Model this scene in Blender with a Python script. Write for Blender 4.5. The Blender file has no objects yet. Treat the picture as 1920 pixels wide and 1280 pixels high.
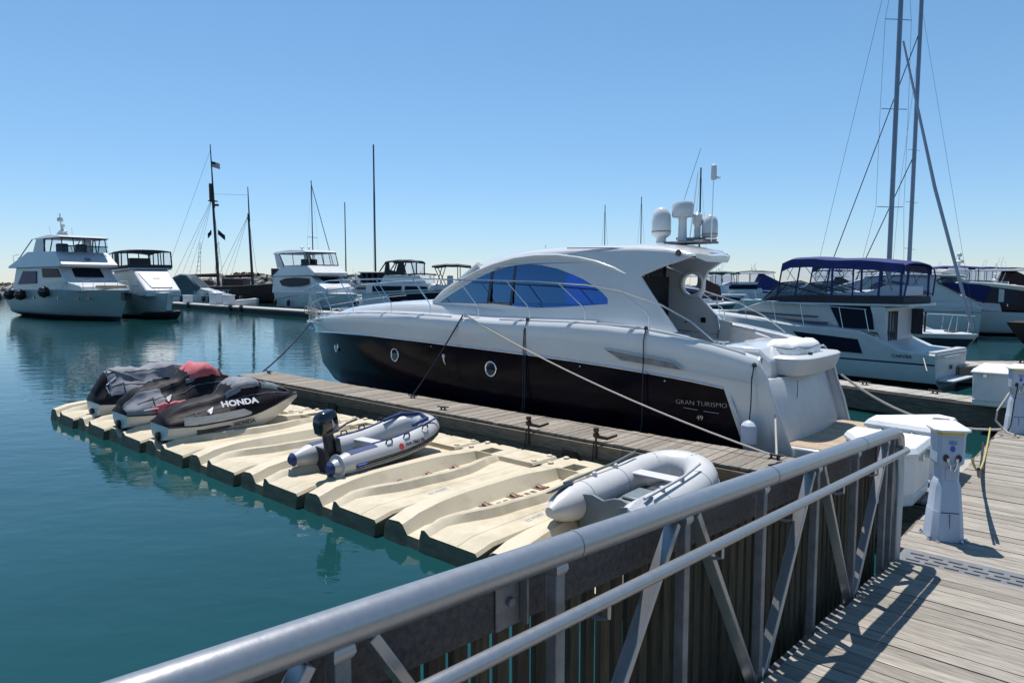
import bpy, bmesh, math, random
from math import sin, cos, pi, radians as R
from mathutils import Vector, Matrix
from mathutils.geometry import tessellate_polygon
random.seed(7)
S = bpy.context.scene
COL = S.collection
# ------------------------------------------------------------ camera, sky, sun, exposure
cd = bpy.data.cameras.new('camera'); cam = bpy.data.objects.new('camera', cd); COL.objects.link(cam); S.camera = cam
cd.sensor_width = 36.0; cd.lens = 1290 / 1920 * 36; cd.clip_start = .05; cd.clip_end = 5000
CZ = 2.95
cam.location = (0, 0, CZ); cam.rotation_euler = (R(90) - math.atan(107 / 1290), 0, 0)
sun_dir = Vector((-.33, .94, 0)).normalized() * cos(R(71)) + Vector((0, 0, sin(R(71))))
w = bpy.data.worlds.new('World'); S.world = w; w.use_nodes = True
nt = w.node_tree; bg = nt.nodes['Background']
sky = nt.nodes.new('ShaderNodeTexSky'); sky.sky_type = 'NISHITA'; sky.sun_disc = False
sky.sun_elevation = R(71); sky.sun_rotation = R(-19.3)
sky.air_density = 1.0; sky.dust_density = 0.0; sky.ozone_density = 3.0
wb = nt.nodes.new('ShaderNodeMix'); wb.data_type = 'RGBA'; wb.blend_type = 'MULTIPLY'; wb.inputs['Factor'].default_value = 1
gn = nt.nodes.new('ShaderNodeTexCoord'); sx = nt.nodes.new('ShaderNodeSeparateXYZ'); nt.links.new(gn.outputs['Generated'], sx.inputs[0])
rw = nt.nodes.new('ShaderNodeValToRGB'); nt.links.new(sx.outputs['Z'], rw.inputs[0]); e_ = rw.color_ramp.elements # cool white balance, cooler in the lake haze near the horizon
e_[0].position = 0.0; e_[0].color = (.68, .75, .97, 1); e_[1].position = .50; e_[1].color = (.80, 1.06, 1.07, 1)
e2 = e_.new(.10); e2.color = (.72, .86, 1.0, 1); e3 = e_.new(.25); e3.color = (.79, .98, 1.04, 1); nt.links.new(rw.outputs[0], wb.inputs['B'])
nt.links.new(sky.outputs[0], wb.inputs['A']); nt.links.new(wb.outputs['Result'], bg.inputs[0]); bg.inputs[1].default_value = .108
sd = bpy.data.lights.new('sun', 'SUN'); sun = bpy.data.objects.new('sun', sd); COL.objects.link(sun)
sd.energy = 5.0; sd.angle = R(.5); sd.color = (1, .955, .89)
sun.rotation_euler = sun_dir.to_track_quat('Z', 'Y').to_euler()
S.view_settings.view_transform = 'Standard'; S.view_settings.look = 'None'; S.view_settings.exposure = 0.25
S.view_settings.gamma = 1
S.cycles.max_bounces = 8; S.cycles.transparent_max_bounces = 24; S.cycles.caustics_reflective = False; S.cycles.caustics_refractive = False
S.cycles.sample_clamp_indirect = 6
# ------------------------------------------------------------ marina frame: u along the finger docks, n away from the viewer
AU, AN = 138.0, 48.0
UX, UY = cos(R(AU)), sin(R(AU)); NX, NY = cos(R(AN)), sin(R(AN))
def W(u, n, z=0.0): return Vector((u * UX + n * NX, u * UY + n * NY, z))
# ------------------------------------------------------------ materials
MAT = {}
def mat(name, col, rough=.5, metal=0., var=0., vs=3., bump=0., bs=20., coat=0., stretch=(1, 1, 1), col2=None, island=0., rvar=0., spec=.5, thr=None):
    m = bpy.data.materials.new(name); m.use_nodes = True; t = m.node_tree; N = t.nodes; Lk = t.links
    b = N['Principled BSDF']; b.inputs['Roughness'].default_value = rough; b.inputs['Metallic'].default_value = metal
    b.inputs['Coat Weight'].default_value = coat; b.inputs['Coat Roughness'].default_value = .05; b.inputs['Specular IOR Level'].default_value = spec
    b.inputs['Base Color'].default_value = (*col, 1)
    tc = N.new('ShaderNodeTexCoord'); mp = N.new('ShaderNodeMapping'); mp.inputs['Scale'].default_value = stretch
    Lk.new(tc.outputs['Object'], mp.inputs[0])
    if var or col2:
        n1 = N.new('ShaderNodeTexNoise'); n1.inputs['Scale'].default_value = vs; n1.inputs['Detail'].default_value = 6; n1.inputs['Roughness'].default_value = .65
        Lk.new(mp.outputs[0], n1.inputs[0])
        r = N.new('ShaderNodeValToRGB'); lo, hi = thr or (.3, .7)
        r.color_ramp.elements[0].position = lo; r.color_ramp.elements[1].position = hi
        c2 = col2 or tuple(c * (1 + var) for c in col); c1 = col if col2 else tuple(c * (1 - var) for c in col)
        r.color_ramp.elements[0].color = (*c1, 1); r.color_ramp.elements[1].color = (*c2, 1)
        Lk.new(n1.outputs['Fac'], r.inputs[0]); out = r.outputs[0]
        if island:
            g = N.new('ShaderNodeNewGeometry'); mr = N.new('ShaderNodeMapRange')
            mr.inputs['To Min'].default_value = 1 - island; mr.inputs['To Max'].default_value = 1 + island
            Lk.new(g.outputs['Random Per Island'], mr.inputs['Value'])
            hs = N.new('ShaderNodeMix'); hs.data_type = 'RGBA'; hs.blend_type = 'MULTIPLY'; hs.inputs['Factor'].default_value = 1
            cc = N.new('ShaderNodeCombineColor')
            for i in range(3): Lk.new(mr.outputs[0], cc.inputs[i])
            Lk.new(out, hs.inputs['A']); Lk.new(cc.outputs[0], hs.inputs['B']); out = hs.outputs['Result']
        Lk.new(out, b.inputs['Base Color'])
        if rvar:
            m2 = N.new('ShaderNodeMapRange'); m2.inputs['To Min'].default_value = max(0, rough - rvar); m2.inputs['To Max'].default_value = rough + rvar
            Lk.new(n1.outputs['Fac'], m2.inputs['Value']); Lk.new(m2.outputs[0], b.inputs['Roughness'])
    if bump:
        n2 = N.new('ShaderNodeTexNoise'); n2.inputs['Scale'].default_value = bs; n2.inputs['Detail'].default_value = 4
        Lk.new(mp.outputs[0], n2.inputs[0])
        bp = N.new('ShaderNodeBump'); bp.inputs['Strength'].default_value = bump; bp.inputs['Distance'].default_value = .01
        Lk.new(n2.outputs['Fac'], bp.inputs['Height']); Lk.new(bp.outputs[0], b.inputs['Normal'])
    MAT[name] = m; return m
mat('gelcoat', (.58, .59, .60), .16, var=.035, vs=1.3, coat=.4, rvar=.06)
mat('gelcoat_far', (.52, .54, .56), .35, var=.06, vs=.8)
mat('gelcoat_dull', (.47, .49, .50), .4, var=.08, vs=2.5, bump=.05, bs=60)
mat('navy_paint', (.005, .004, .009), .16, var=.5, vs=1.0, spec=.08)
mat('bottom_paint', (.012, .014, .02), .5)
mat('stripe_navy', (.012, .018, .05), .3)
mat('steel', (.62, .64, .66), .16, metal=1, var=.08, vs=9)
mat('aluminium', (.36, .365, .38), .34, metal=.7, var=.06, vs=30, bump=.03, bs=60, rvar=.04)
mat('alu_dark', (.20, .20, .21), .5, metal=.3, var=.3, vs=9, bump=.15, bs=50)
mat('wood', (.23, .21, .185), .82, vs=6, col2=(.47, .44, .40), stretch=(14, 1.2, 3), bump=.5, bs=9, island=.2, spec=.25)
mat('wood_fine', (.165, .147, .125), .82, vs=4, col2=(.37, .34, .295), stretch=(1.2, 14, 3), bump=.5, bs=9, island=.2, spec=.25)
mat('wood_side', (.075, .062, .048), .85, vs=4, col2=(.19, .165, .13), stretch=(1, 6, 9), bump=.5, bs=8, island=.3, spec=.2)
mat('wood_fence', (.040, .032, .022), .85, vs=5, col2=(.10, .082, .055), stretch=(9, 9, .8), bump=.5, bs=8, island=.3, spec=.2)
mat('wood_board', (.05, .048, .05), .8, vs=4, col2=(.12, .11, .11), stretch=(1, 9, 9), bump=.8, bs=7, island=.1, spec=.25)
mat('wood_dock', (.15, .13, .11), .85, vs=6, col2=(.32, .29, .25), stretch=(14, 1.2, 3), bump=.5, bs=9, island=.2, spec=.2)
mat('teak', (.33, .24, .16), .7, vs=5, col2=(.47, .37, .27), stretch=(12, 1.5, 3), bump=.2, bs=12, island=.12)
mat('algae', (.010, .016, .010), .8, vs=7, col2=(.035, .05, .028), bump=.7, bs=14)
mat('float_plastic', (.37, .315, .22), .55, vs=1.6, col2=(.55, .485, .365), bump=.15, bs=70, rvar=.08, spec=.3, thr=(.25, .55))
mat('float_side', (.045, .055, .035), .7, vs=3, col2=(.14, .14, .09), stretch=(1, 1, 4), bump=.2, bs=30)  # greenish algae grime plus shade of the undercut fronts, both put into the colour
mat('faded_blue', (.20, .26, .42), .6, var=.3, vs=30)
mat('roller', (.16, .045, .03), .5, var=.3, vs=10)
mat('black_rubber', (.012, .012, .014), .45, var=.3, vs=8)
mat('black_gloss', (.008, .008, .012), .12, coat=.5)
mat('cover_grey', (.15, .16, .185), .7, vs=3, col2=(.23, .24, .27), bump=1.0, bs=4, stretch=(1, 5, 2), spec=.25)
mat('cover_black', (.009, .008, .012), .6, var=.25, vs=3, bump=.35, bs=5, spec=.18)
mat('cover_red', (.36, .05, .07), .7, vs=5, col2=(.52, .14, .16), bump=.7, bs=7)
mat('pwc_hull', (.58, .57, .53), .28, var=.06, vs=2, coat=.3)
mat('pwc_silver', (.34, .35, .38), .4, vs=4, col2=(.52, .53, .56), stretch=(1, 1, 6), bump=.3, bs=6)
mat('dinghy_pvc', (.46, .465, .475), .32, var=.06, vs=3, bump=.1, bs=25, coat=.1)
mat('dinghy_grey', (.50, .50, .505), .42, var=.06, vs=3, bump=.12, bs=22)
mat('dinghy_blue', (.012, .03, .13), .5, var=.25, vs=8)
mat('transom_grey', (.13, .16, .18), .45, var=.12, vs=6)
mat('rubber_deck', (.035, .04, .05), .7, var=.2, vs=9)
mat('decal_red', (.55, .05, .05), .4)
mat('decal_dark', (.02, .02, .03), .4)
mat('decal_white', (.75, .75, .76), .4)
mat('decal_blue', (.03, .08, .45), .4)
mat('lettering_chrome', (.62, .6, .58), .3, metal=.6)
mat('glass_blue', (.010, .075, .34), .04, vs=1.6, col2=(.03, .16, .46), spec=.7, thr=(.4, .75))
mat('glass_dark', (.010, .016, .032), .05, var=.5, vs=2.0, spec=.8)
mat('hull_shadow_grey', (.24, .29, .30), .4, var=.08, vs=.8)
mat('glass_far', (.010, .014, .026), .35, spec=.04)
mat('glass_indigo', (.018, .025, .11), .35, spec=.04)
mat('canvas_navy', (.010, .016, .10), .8, vs=3, col2=(.02, .03, .17), bump=.6, bs=9)
mat('canvas_black', (.014, .016, .022), .8, vs=3, col2=(.03, .032, .042), bump=.6, bs=9)
mat('canvas_maroon', (.05, .014, .016), .8, var=.3, vs=3, bump=.5, bs=9)
mat('canvas_cream', (.6, .56, .48), .8, var=.06, vs=3, bump=.5, bs=9)
mat('canvas_teal', (.03, .07, .09), .7, var=.2, vs=3, bump=.5, bs=9)
mat('vinyl_white', (.78, .78, .77), .45, var=.03, vs=5, bump=.9, bs=12)
mat('box_white', (.57, .57, .55), .45, vs=3, col2=(.68, .69, .70), bump=.15, bs=60, stretch=(2.5, 2.5, .6), thr=(.2, .5))
mat('pedestal_blue', (.34, .38, .44), .45, vs=3, stretch=(3, 3, .7), col2=(.42, .48, .58), thr=(.2, .5), bump=.1, bs=80)
mat('yellow_trim', (.55, .42, .10), .4, var=.2, vs=6)
mat('rope_light', (.42, .40, .36), .9, var=.25, vs=60)
mat('rope_dark', (.02, .028, .045), .9, var=.4, vs=60)
mat('rope_yellow', (.38, .33, .12), .9, var=.25, vs=60)
mat('rust_iron', (.06, .04, .03), .75, metal=.3, var=.5, vs=18, bump=.8, bs=30)
mat('iron_dark', (.03, .03, .035), .5, metal=.6, var=.3, vs=18)
mat('grate_metal', (.22, .225, .235), .5, metal=.5, var=.15, vs=12)
mat('mast_dark', (.035, .045, .07), .45, metal=.2, var=.2, vs=2)
mat('mast_alu', (.20, .235, .30), .4, metal=.5, var=.1, vs=2)
mat('mast_wood', (.05, .032, .025), .6, var=.3, vs=4)
mat('hull_brown', (.045, .022, .018), .5, var=.4, vs=2)
mat('rock', (.11, .10, .095), .95, vs=1.2, col2=(.36, .335, .30), bump=1, bs=3)
mat('foliage_far', (.012, .022, .014), .9, vs=3, col2=(.05, .07, .04))
mat('pier_concrete', (.34, .33, .31), .85, var=.15, vs=2, bump=.3, bs=12)
mat('pier_side', (.022, .022, .024), .8, var=.4, vs=2, bump=.5, bs=5)
mat('flag_red', (.45, .03, .05), .8); mat('flag_blue', (.012, .016, .05), .8); mat('flag_white', (.7, .7, .7), .8)
mat('interior_beige', (.55, .50, .40), .6, var=.08, vs=4)
mat('orange_trim', (.6, .18, .03), .5)
def clear_mat(name, tint, a):
    m = bpy.data.materials.new(name); m.use_nodes = True; t = m.node_tree; N = t.nodes; Lk = t.links
    N.remove(N['Principled BSDF']); o = N['Material Output']
    tr = N.new('ShaderNodeBsdfTransparent'); tr.inputs[0].default_value = (*tint, 1)
    pb = N.new('ShaderNodeBsdfPrincipled'); pb.inputs['Base Color'].default_value = (.45, .48, .55, 1); pb.inputs['Roughness'].default_value = .12
    mx = N.new('ShaderNodeMixShader'); mx.inputs[0].default_value = a
    Lk.new(tr.outputs[0], mx.inputs[1]); Lk.new(pb.outputs[0], mx.inputs[2]); Lk.new(mx.outputs[0], o.inputs[0])
    MAT[name] = m
clear_mat('clear_vinyl', (.90, .92, .96), .03)
clear_mat('glass_clear', (.45, .58, .62), .2)
clear_mat('glass_tint_blue', (.05, .16, .42), .3)
def tinted_glass(name, tint, k=1.0, base=.04):
    m = bpy.data.materials.new(name); m.use_nodes = True; t = m.node_tree; N = t.nodes; Lk = t.links
    N.remove(N['Principled BSDF']); o = N['Material Output']
    tr = N.new('ShaderNodeBsdfTransparent'); tr.inputs[0].default_value = (*tint, 1)
    gl = N.new('ShaderNodeBsdfGlossy'); gl.inputs['Roughness'].default_value = .02; gl.inputs['Color'].default_value = (.30, .58, 1, 1); fr = N.new('ShaderNodeFresnel'); fr.inputs[0].default_value = 1.6
    ad = N.new('ShaderNodeMath'); ad.operation = 'MULTIPLY_ADD'; ad.inputs[1].default_value = k; ad.inputs[2].default_value = base; Lk.new(fr.outputs[0], ad.inputs[0])
    mx = N.new('ShaderNodeMixShader'); Lk.new(ad.outputs[0], mx.inputs[0]); Lk.new(tr.outputs[0], mx.inputs[1]); Lk.new(gl.outputs[0], mx.inputs[2]); Lk.new(mx.outputs[0], o.inputs[0]); MAT[name] = m
tinted_glass('window_blue', (.06, .24, .78), .9, .20)
# ------------------------------------------------------------ mesh builder
class MB:
    def __init__(s): s.v = []; s.f = []; s.m = []
    def add(s, vs, fs, mi=0):
        o = len(s.v); s.v += [tuple(v) for v in vs]
        for f in fs: s.f.append(tuple(i + o for i in f)); s.m.append(mi)
    def box(s, x0, x1, y0, y1, z0, z1, mi=0, M=None):
        vs = [(x, y, z) for z in (z0, z1) for y in (y0, y1) for x in (x0, x1)]
        if M: vs = [M @ Vector(v) for v in vs]
        s.add(vs, [(0, 2, 3, 1), (4, 5, 7, 6), (0, 1, 5, 4), (2, 6, 7, 3), (0, 4, 6, 2), (1, 3, 7, 5)], mi)
    def rings(s, rings, closed=True, cap=(True, True), mi=0, mfn=None, loop=False):
        n = len(rings[0]); o = len(s.v)
        for r in rings: s.v += [tuple(p) for p in r]
        m = n if closed else n - 1; K = len(rings) if loop else len(rings) - 1
        for i in range(K):
            for j in range(m):
                a = o + i * n + j; b = o + i * n + (j + 1) % n; i2 = (i + 1) % len(rings)
                c = o + i2 * n + (j + 1) % n; d = o + i2 * n + j
                s.f.append((a, b, c, d)); s.m.append(mfn(i, j) if mfn else mi)
        if closed and not loop:
            if cap[0]: s.f.append(tuple(o + j for j in range(n))[::-1]); s.m.append(mi)
            if cap[1]: s.f.append(tuple(o + (len(rings) - 1) * n + j for j in range(n))); s.m.append(mi)
    def tube(s, pts, r, n=8, mi=0, sy=1.0, up=None, loop=False):
        pts = [Vector(p) for p in pts]; K = len(pts); rs = r if isinstance(r, (list, tuple)) else [r] * K; R_ = []
        pu = None
        for i, p in enumerate(pts):
            a = pts[i - 1] if (i > 0 or loop) else p; b = pts[(i + 1) % K] if (i < K - 1 or loop) else p
            d = (b - a); d = d.normalized() if d.length > 1e-9 else Vector((0, 0, 1))
            if pu is None:
                u0 = Vector(up) if up else (Vector((0, 0, 1)) if abs(d.z) < .9 else Vector((1, 0, 0)))
            else: u0 = pu
            sdv = d.cross(u0)
            if sdv.length < 1e-6: sdv = d.cross(Vector((0, 1, 0)))
            sdv.normalize(); u1 = sdv.cross(d).normalized(); pu = u1
            R_.append([p + (sdv * cos(2 * pi * k / n) + u1 * sin(2 * pi * k / n) * sy) * rs[i] for k in range(n)])
        s.rings(R_, True, (True, True), mi, loop=loop)
    def lathe(s, prof, c=(0, 0, 0), n=20, mi=0, ax='z'):
        rg = []
        for r, h in prof:
            ring = []
            for k in range(n):
                a = 2 * pi * k / n
                if ax == 'z': p = (c[0] + r * cos(a), c[1] + r * sin(a), c[2] + h)
                elif ax == 'y': p = (c[0] + r * cos(a), c[1] + h, c[2] - r * sin(a))
                else: p = (c[0] + h, c[1] + r * cos(a), c[2] + r * sin(a))
                ring.append(p)
            rg.append(ring)
        s.rings(rg, True, (True, True), mi)
    def patch(s, polys, fn, thick=.02, mi=0):
        """polygon (with holes) in 2D; fn(a, b, k) maps to 3D, k = offset of the back face"""
        tris = tessellate_polygon([[Vector((a, b, 0)) for a, b in p] for p in polys])
        flat = [q for p in polys for q in p]; n = len(flat)
        vs = [fn(a, b, 0) for a, b in flat] + [fn(a, b, -thick) for a, b in flat]
        fs = []
        for t in tris:
            A = flat[t[0]]; B = flat[t[1]]; C_ = flat[t[2]]
            if abs((B[0] - A[0]) * (C_[1] - A[1]) - (B[1] - A[1]) * (C_[0] - A[0])) < 1e-9: continue
            fs += [tuple(t), tuple(i + n for i in t[::-1])]
        o = 0
        for p in polys:
            k = len(p)
            for i in range(k): fs.append((o + i, o + (i + 1) % k, o + n + (i + 1) % k, o + n + i))
            o += k
        s.add(vs, fs, mi)
    def prismY(s, poly, wfn, mi=0):
        n = len(poly); tris = tessellate_polygon([[Vector((a, b, 0)) for a, b in poly]])
        vs = [(x, wfn(x, z), z) for x, z in poly] + [(x, -wfn(x, z), z) for x, z in poly]
        fs = [tuple(t) for t in tris] + [tuple(i + n for i in t[::-1]) for t in tris]
        fs += [(i, (i + 1) % n, n + (i + 1) % n, n + i) for i in range(n)]
        s.add(vs, fs, mi)
    def build(s, name, mats, parent=None, smooth=35, bevel=0., seg=2, loc=None, split=None):
        """one mesh object; pieces that stand apart from each other become parts of their own (same name)"""
        if split is None: split = parent is not None and len(s.f) < 6000
        groups = [list(range(len(s.f)))]
        if split:
            pr = list(range(len(s.v)))
            def fd(i):
                while pr[i] != i: pr[i] = pr[pr[i]]; i = pr[i]
                return i
            for f in s.f:
                a = fd(f[0])
                for i in f[1:]: pr[fd(i)] = a
            isl = {}
            for k, f in enumerate(s.f): isl.setdefault(fd(f[0]), []).append(k)
            cl = []
            if len(isl) > 1:
                for ks in isl.values():
                    vs = [s.v[i] for k in ks for i in s.f[k]]
                    bb = [min(v[i] for v in vs) - .006 for i in range(3)] + [max(v[i] for v in vs) + .006 for i in range(3)]
                    mer = [c for c in cl if all(c[0][i] <= bb[i + 3] and c[0][i + 3] >= bb[i] for i in range(3))]
                    for c in mer:
                        cl.remove(c); bb = [min(bb[i], c[0][i]) for i in range(3)] + [max(bb[i + 3], c[0][i + 3]) for i in range(3)]; ks = ks + c[1]
                    cl.append((bb, ks))
                if 1 < len(cl) <= 12: groups = [c[1] for c in cl]
        first = None
        for ks in groups:
            ids = sorted({i for k in ks for i in s.f[k]}) if len(groups) > 1 else range(len(s.v)); mp = {i: j for j, i in enumerate(ids)}
            me = bpy.data.meshes.new(name); me.from_pydata([s.v[i] for i in ids], [], [tuple(mp[i] for i in s.f[k]) for k in ks])
            for m in (mats if isinstance(mats, (list, tuple)) else [mats]): me.materials.append(MAT[m])
            for p, k in zip(me.polygons, ks): p.material_index = s.m[k]
            bm = bmesh.new(); bm.from_mesh(me); bmesh.ops.remove_doubles(bm, verts=bm.verts, dist=1e-5)
            bmesh.ops.recalc_face_normals(bm, faces=bm.faces); bm.to_mesh(me); bm.free()
            if smooth: me.shade_smooth(); me.set_sharp_from_angle(angle=R(smooth))
            o = bpy.data.objects.new(name, me); COL.objects.link(o)
            if parent: o.parent = parent
            if loc: o.location = loc
            if bevel:
                b = o.modifiers.new('bevel', 'BEVEL'); b.width = bevel; b.segments = seg; b.limit_method = 'ANGLE'; b.angle_limit = R(40)
            first = first or o
        return first
def tag(o, label, cat, group=None, kind=None):
    o['label'] = label; o['category'] = cat
    if group: o['group'] = group
    if kind: o['kind'] = kind
    return o
def thing(name, label, cat, loc=(0, 0, 0), rz=0., group=None):
    o = bpy.data.objects.new(name, None); COL.objects.link(o); o.location = loc; o.rotation_euler = (0, 0, R(rz)); o.empty_display_size = .2
    return tag(o, label, cat, group)
def copy_tree(o, parent=None):
    c = o.copy(); COL.objects.link(c)
    if parent: c.parent = parent
    for ch in [k for k in ALL() if k.parent == o]: copy_tree(ch, c)
    return c
def ALL(): return list(COL.objects)
def itp(tb, x):
    if x <= tb[0][0]: return tb[0][1]
    for (a, p), (b, q) in zip(tb, tb[1:]):
        if x <= b:
            t = (x - a) / (b - a); return p + (q - p) * t
    return tb[-1][1]
def text_obj(txt, size, name, m, parent, M, ext=.004, offset=0., shear=0., sx=1.0):
    c = bpy.data.curves.new(name, 'FONT'); c.body = txt; c.size = size; c.extrude = ext; c.align_x = 'CENTER'; c.offset = offset; c.shear = shear
    c.resolution_u = 3
    t = bpy.data.objects.new(name + '_src', c); COL.objects.link(t); dg = bpy.context.evaluated_depsgraph_get(); dg.update()
    me = bpy.data.meshes.new_from_object(t.evaluated_get(dg)); bpy.data.objects.remove(t); bpy.data.curves.remove(c)
    me.transform(Matrix.Diagonal((sx, 1, 1, 1))); me.transform(M); me.materials.clear(); me.materials.append(MAT[m]); me.name = name
    o = bpy.data.objects.new(name, me); COL.objects.link(o); o.parent = parent; return o
def side_text_M(x, y, z, tilt=0.):  # text read from the +y side, running towards -x
    return Matrix.Translation((x, y, z)) @ Matrix(((-1, 0, 0, 0), (0, 0, 1, 0), (0, 1, 0, 0), (0, 0, 0, 1))) @ Matrix.Rotation(tilt, 4, 'Z')
def side_text_My(x, y, z, tilt=0.):  # text read from the -y side, running towards +x
    return Matrix.Translation((x, y, z)) @ Matrix(((1, 0, 0, 0), (0, 0, -1, 0), (0, 1, 0, 0), (0, 0, 0, 1))) @ Matrix.Rotation(tilt, 4, 'Z')
def rope(label, a, b, sag, r, m, cat='rope', name='mooring_line', group=None, n=14, extra=None):
    a = Vector(a); b = Vector(b); pts = []
    for i in range(n + 1):
        t = i / n; p = a.lerp(b, t); p.z -= sag * 4 * t * (1 - t); pts.append(p)
    if extra: pts += [Vector(e) for e in extra]
    o0 = pts[0].copy(); mb = MB(); mb.tube([p - o0 for p in pts], r, 6)
    ob = mb.build(name, m, loc=o0); return tag(ob, label, cat, group)
# ------------------------------------------------------------ water
def water():
    mb = MB(); mb.add([(-1500, -300, 0), (1500, -300, 0), (1500, 3200, 0), (-1500, 3200, 0)], [(0, 1, 2, 3)])
    m = bpy.data.materials.new('water'); m.use_nodes = True; MAT['water'] = m; t = m.node_tree; N = t.nodes; Lk = t.links
    b = N['Principled BSDF']; b.inputs['Base Color'].default_value = (.012, .075, .085, 1); b.inputs['Roughness'].default_value = .03
    b.inputs['IOR'].default_value = 1.333
    tc = N.new('ShaderNodeTexCoord')
    def noise(sc, det, str_, mapsc, prev=None, dist=0.):
        mp = N.new('ShaderNodeMapping'); mp.inputs['Scale'].default_value = mapsc; mp.inputs['Rotation'].default_value = (0, 0, R(20))
        Lk.new(tc.outputs['Object'], mp.inputs[0])
        n = N.new('ShaderNodeTexNoise'); n.inputs['Scale'].default_value = sc; n.inputs['Detail'].default_value = det; n.inputs['Distortion'].default_value = dist
        Lk.new(mp.outputs[0], n.inputs[0]); bp = N.new('ShaderNodeBump'); bp.inputs['Strength'].default_value = 1; bp.inputs['Distance'].default_value = str_
        Lk.new(n.outputs['Fac'], bp.inputs['Height'])
        if prev: Lk.new(prev.outputs[0], bp.inputs['Normal'])
        return bp
    p = noise(.8, 2, .014, (1, 1.8, 1)); p = noise(3.0, 3, .0040, (1, 1.7, 1), p, .4)
    Lk.new(p.outputs[0], b.inputs['Normal'])
    n3 = N.new('ShaderNodeTexNoise'); n3.inputs['Scale'].default_value = .12; Lk.new(tc.outputs['Object'], n3.inputs[0])
    r = N.new('ShaderNodeValToRGB'); r.color_ramp.elements[0].color = (.006, .040, .044, 1); r.color_ramp.elements[1].color = (.008, .052, .058, 1)
    r.color_ramp.elements[0].position = .35; r.color_ramp.elements[1].position = .65
    Lk.new(n3.outputs['Fac'], r.inputs[0]); Lk.new(r.outputs[0], b.inputs['Base Color'])
    o = mb.build('water', 'water', smooth=0); o['kind'] = 'structure'
water()
# ============================================================ docks
def planks_along(mb, u0, u1, n0, n1, z, pitch, gap, th, along='u', mi=0, jit=.004):
    """boards laid side by side along one axis, each running along the other; local x = u, y = n"""
    a = u0 if along == 'u' else n0; e = u1 if along == 'u' else n1
    while a < e - .02:
        b = min(a + pitch - gap, e); dz = random.uniform(-jit, jit)
        o0 = random.uniform(-.012, .012); o1 = random.uniform(-.012, .012)
        if along == 'u': mb.box(a, b, n0 + o0, n1 + o1, z - th, z + dz, mi)
        else: mb.box(u0 + o0, u1 + o1, a, b, z - th, z + dz, mi)
        a += pitch
DZ = .55
def frame(name, label, cat, group=None): # axes: local x along u, y along -n
    return thing(name, label, cat, (0, 0, 0), AU, group)
# local coordinates of every dock: x = u, y = -n  (y axis points to the water on the viewer's side)
dock = frame('finger_dock', 'grey wooden finger dock between the beige drive-on floats and the big dark-hulled yacht', 'dock')
mb = MB(); planks_along(mb, 1.5, 17.6, -9.6, -8.62, DZ, .14, .010, .04); mb.build('deck', 'wood_dock', dock, smooth=0)
mb = MB()
for k, (za, zb) in enumerate(((.30, .505), (.08, .29))):
    a = 1.5
    while a < 17.6:
        b = min(a + 4.0, 17.6)
        mb.box(a, b - .006, -8.615 + (.03 if k == 0 else 0), -8.57 + (.03 if k == 0 else 0), za, zb); mb.box(a, b - .006, -9.66, -9.61, za, zb); a += 4.0
mb.box(17.605, 17.65, -9.6, -8.62, .08, .505)
mb.build('fascia', 'wood_side', dock, smooth=0, bevel=.006)
mb = MB(); mb.box(1.5, 17.55, -9.58, -8.64, -.35, .075); mb.build('flotation', 'algae', dock)
mb = MB()
for k in range(5): mb.box(3.0 + 3.3 * k, 3.3 + 3.3 * k, -8.535, -8.52, .14, .34)
mb.build('bracket', 'rust_iron', dock)
def cleat(parent, x, y, z, rz=0., s=1.0, m='iron_dark'):
    mb = MB(); M = Matrix.Translation((x, y, z)) @ Matrix.Rotation(R(rz), 4, 'Z') @ Matrix.Scale(s, 4)
    t = MB(); t.tube([(-.16, 0, .085), (-.1, 0, .075), (0, 0, .07), (.1, 0, .075), (.16, 0, .085)], [.012, .018, .02, .018, .012], 8)
    for q in (-.05, .05): t.tube([(q, 0, 0), (q, 0, .07)], [.024, .016], 8)
    t.box(-.09, .09, -.035, .035, 0, .012)
    mb.add([M @ Vector(v) for v in t.v], t.f); return mb.build('cleat', m, parent)
cleat(dock, 3.55, -9.35, DZ, 0, .85); cleat(dock, 3.35, -8.85, DZ, 75, .85); cleat(dock, 9.7, -8.8, DZ, 10, .85); cleat(dock, 11.2, -9.3, DZ, 10, .8); cleat(dock, 17.2, -9.3, DZ, 0, .9)
# walkway (main dock) beyond the gangway, with its grate plate
walk = frame('main_dock', 'wide sunlit boardwalk dock of grey planks on the right', 'dock')
mb = MB(); planks_along(mb, -2.6, 1.5, -34, -6.95, DZ, .145, .009, .04, 'n'); mb.build('deck', 'wood_fine', walk, smooth=0)
mb = MB()
for za, zb in ((.28, .505), (.06, .27)):
    a = 6.6
    while a < 34: mb.box(1.505, 1.545, -min(a + 4, 34), -a - .006, za, zb); a += 4
mb.box(-2.6, 1.5, -6.64, -6.60, .06, .5)
mb.build('fascia', 'wood_side', walk, smooth=0)
mb = MB(); mb.box(-2.55, 1.48, -33.9, -6.66, -.35, .5); mb.build('flotation', 'algae', walk)
mb = MB(); mb.add([(1.5, -9.6, DZ), (2.9, -9.6, DZ), (1.5, -11.2, DZ), (1.5, -9.6, DZ - .5), (2.9, -9.6, DZ - .5), (1.5, -11.2, DZ - .5)], [(0, 2, 1), (3, 4, 5), (0, 1, 4, 3), (1, 2, 5, 4), (2, 0, 3, 5)])
mb.build('corner_deck', 'wood', walk, smooth=0)
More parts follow.
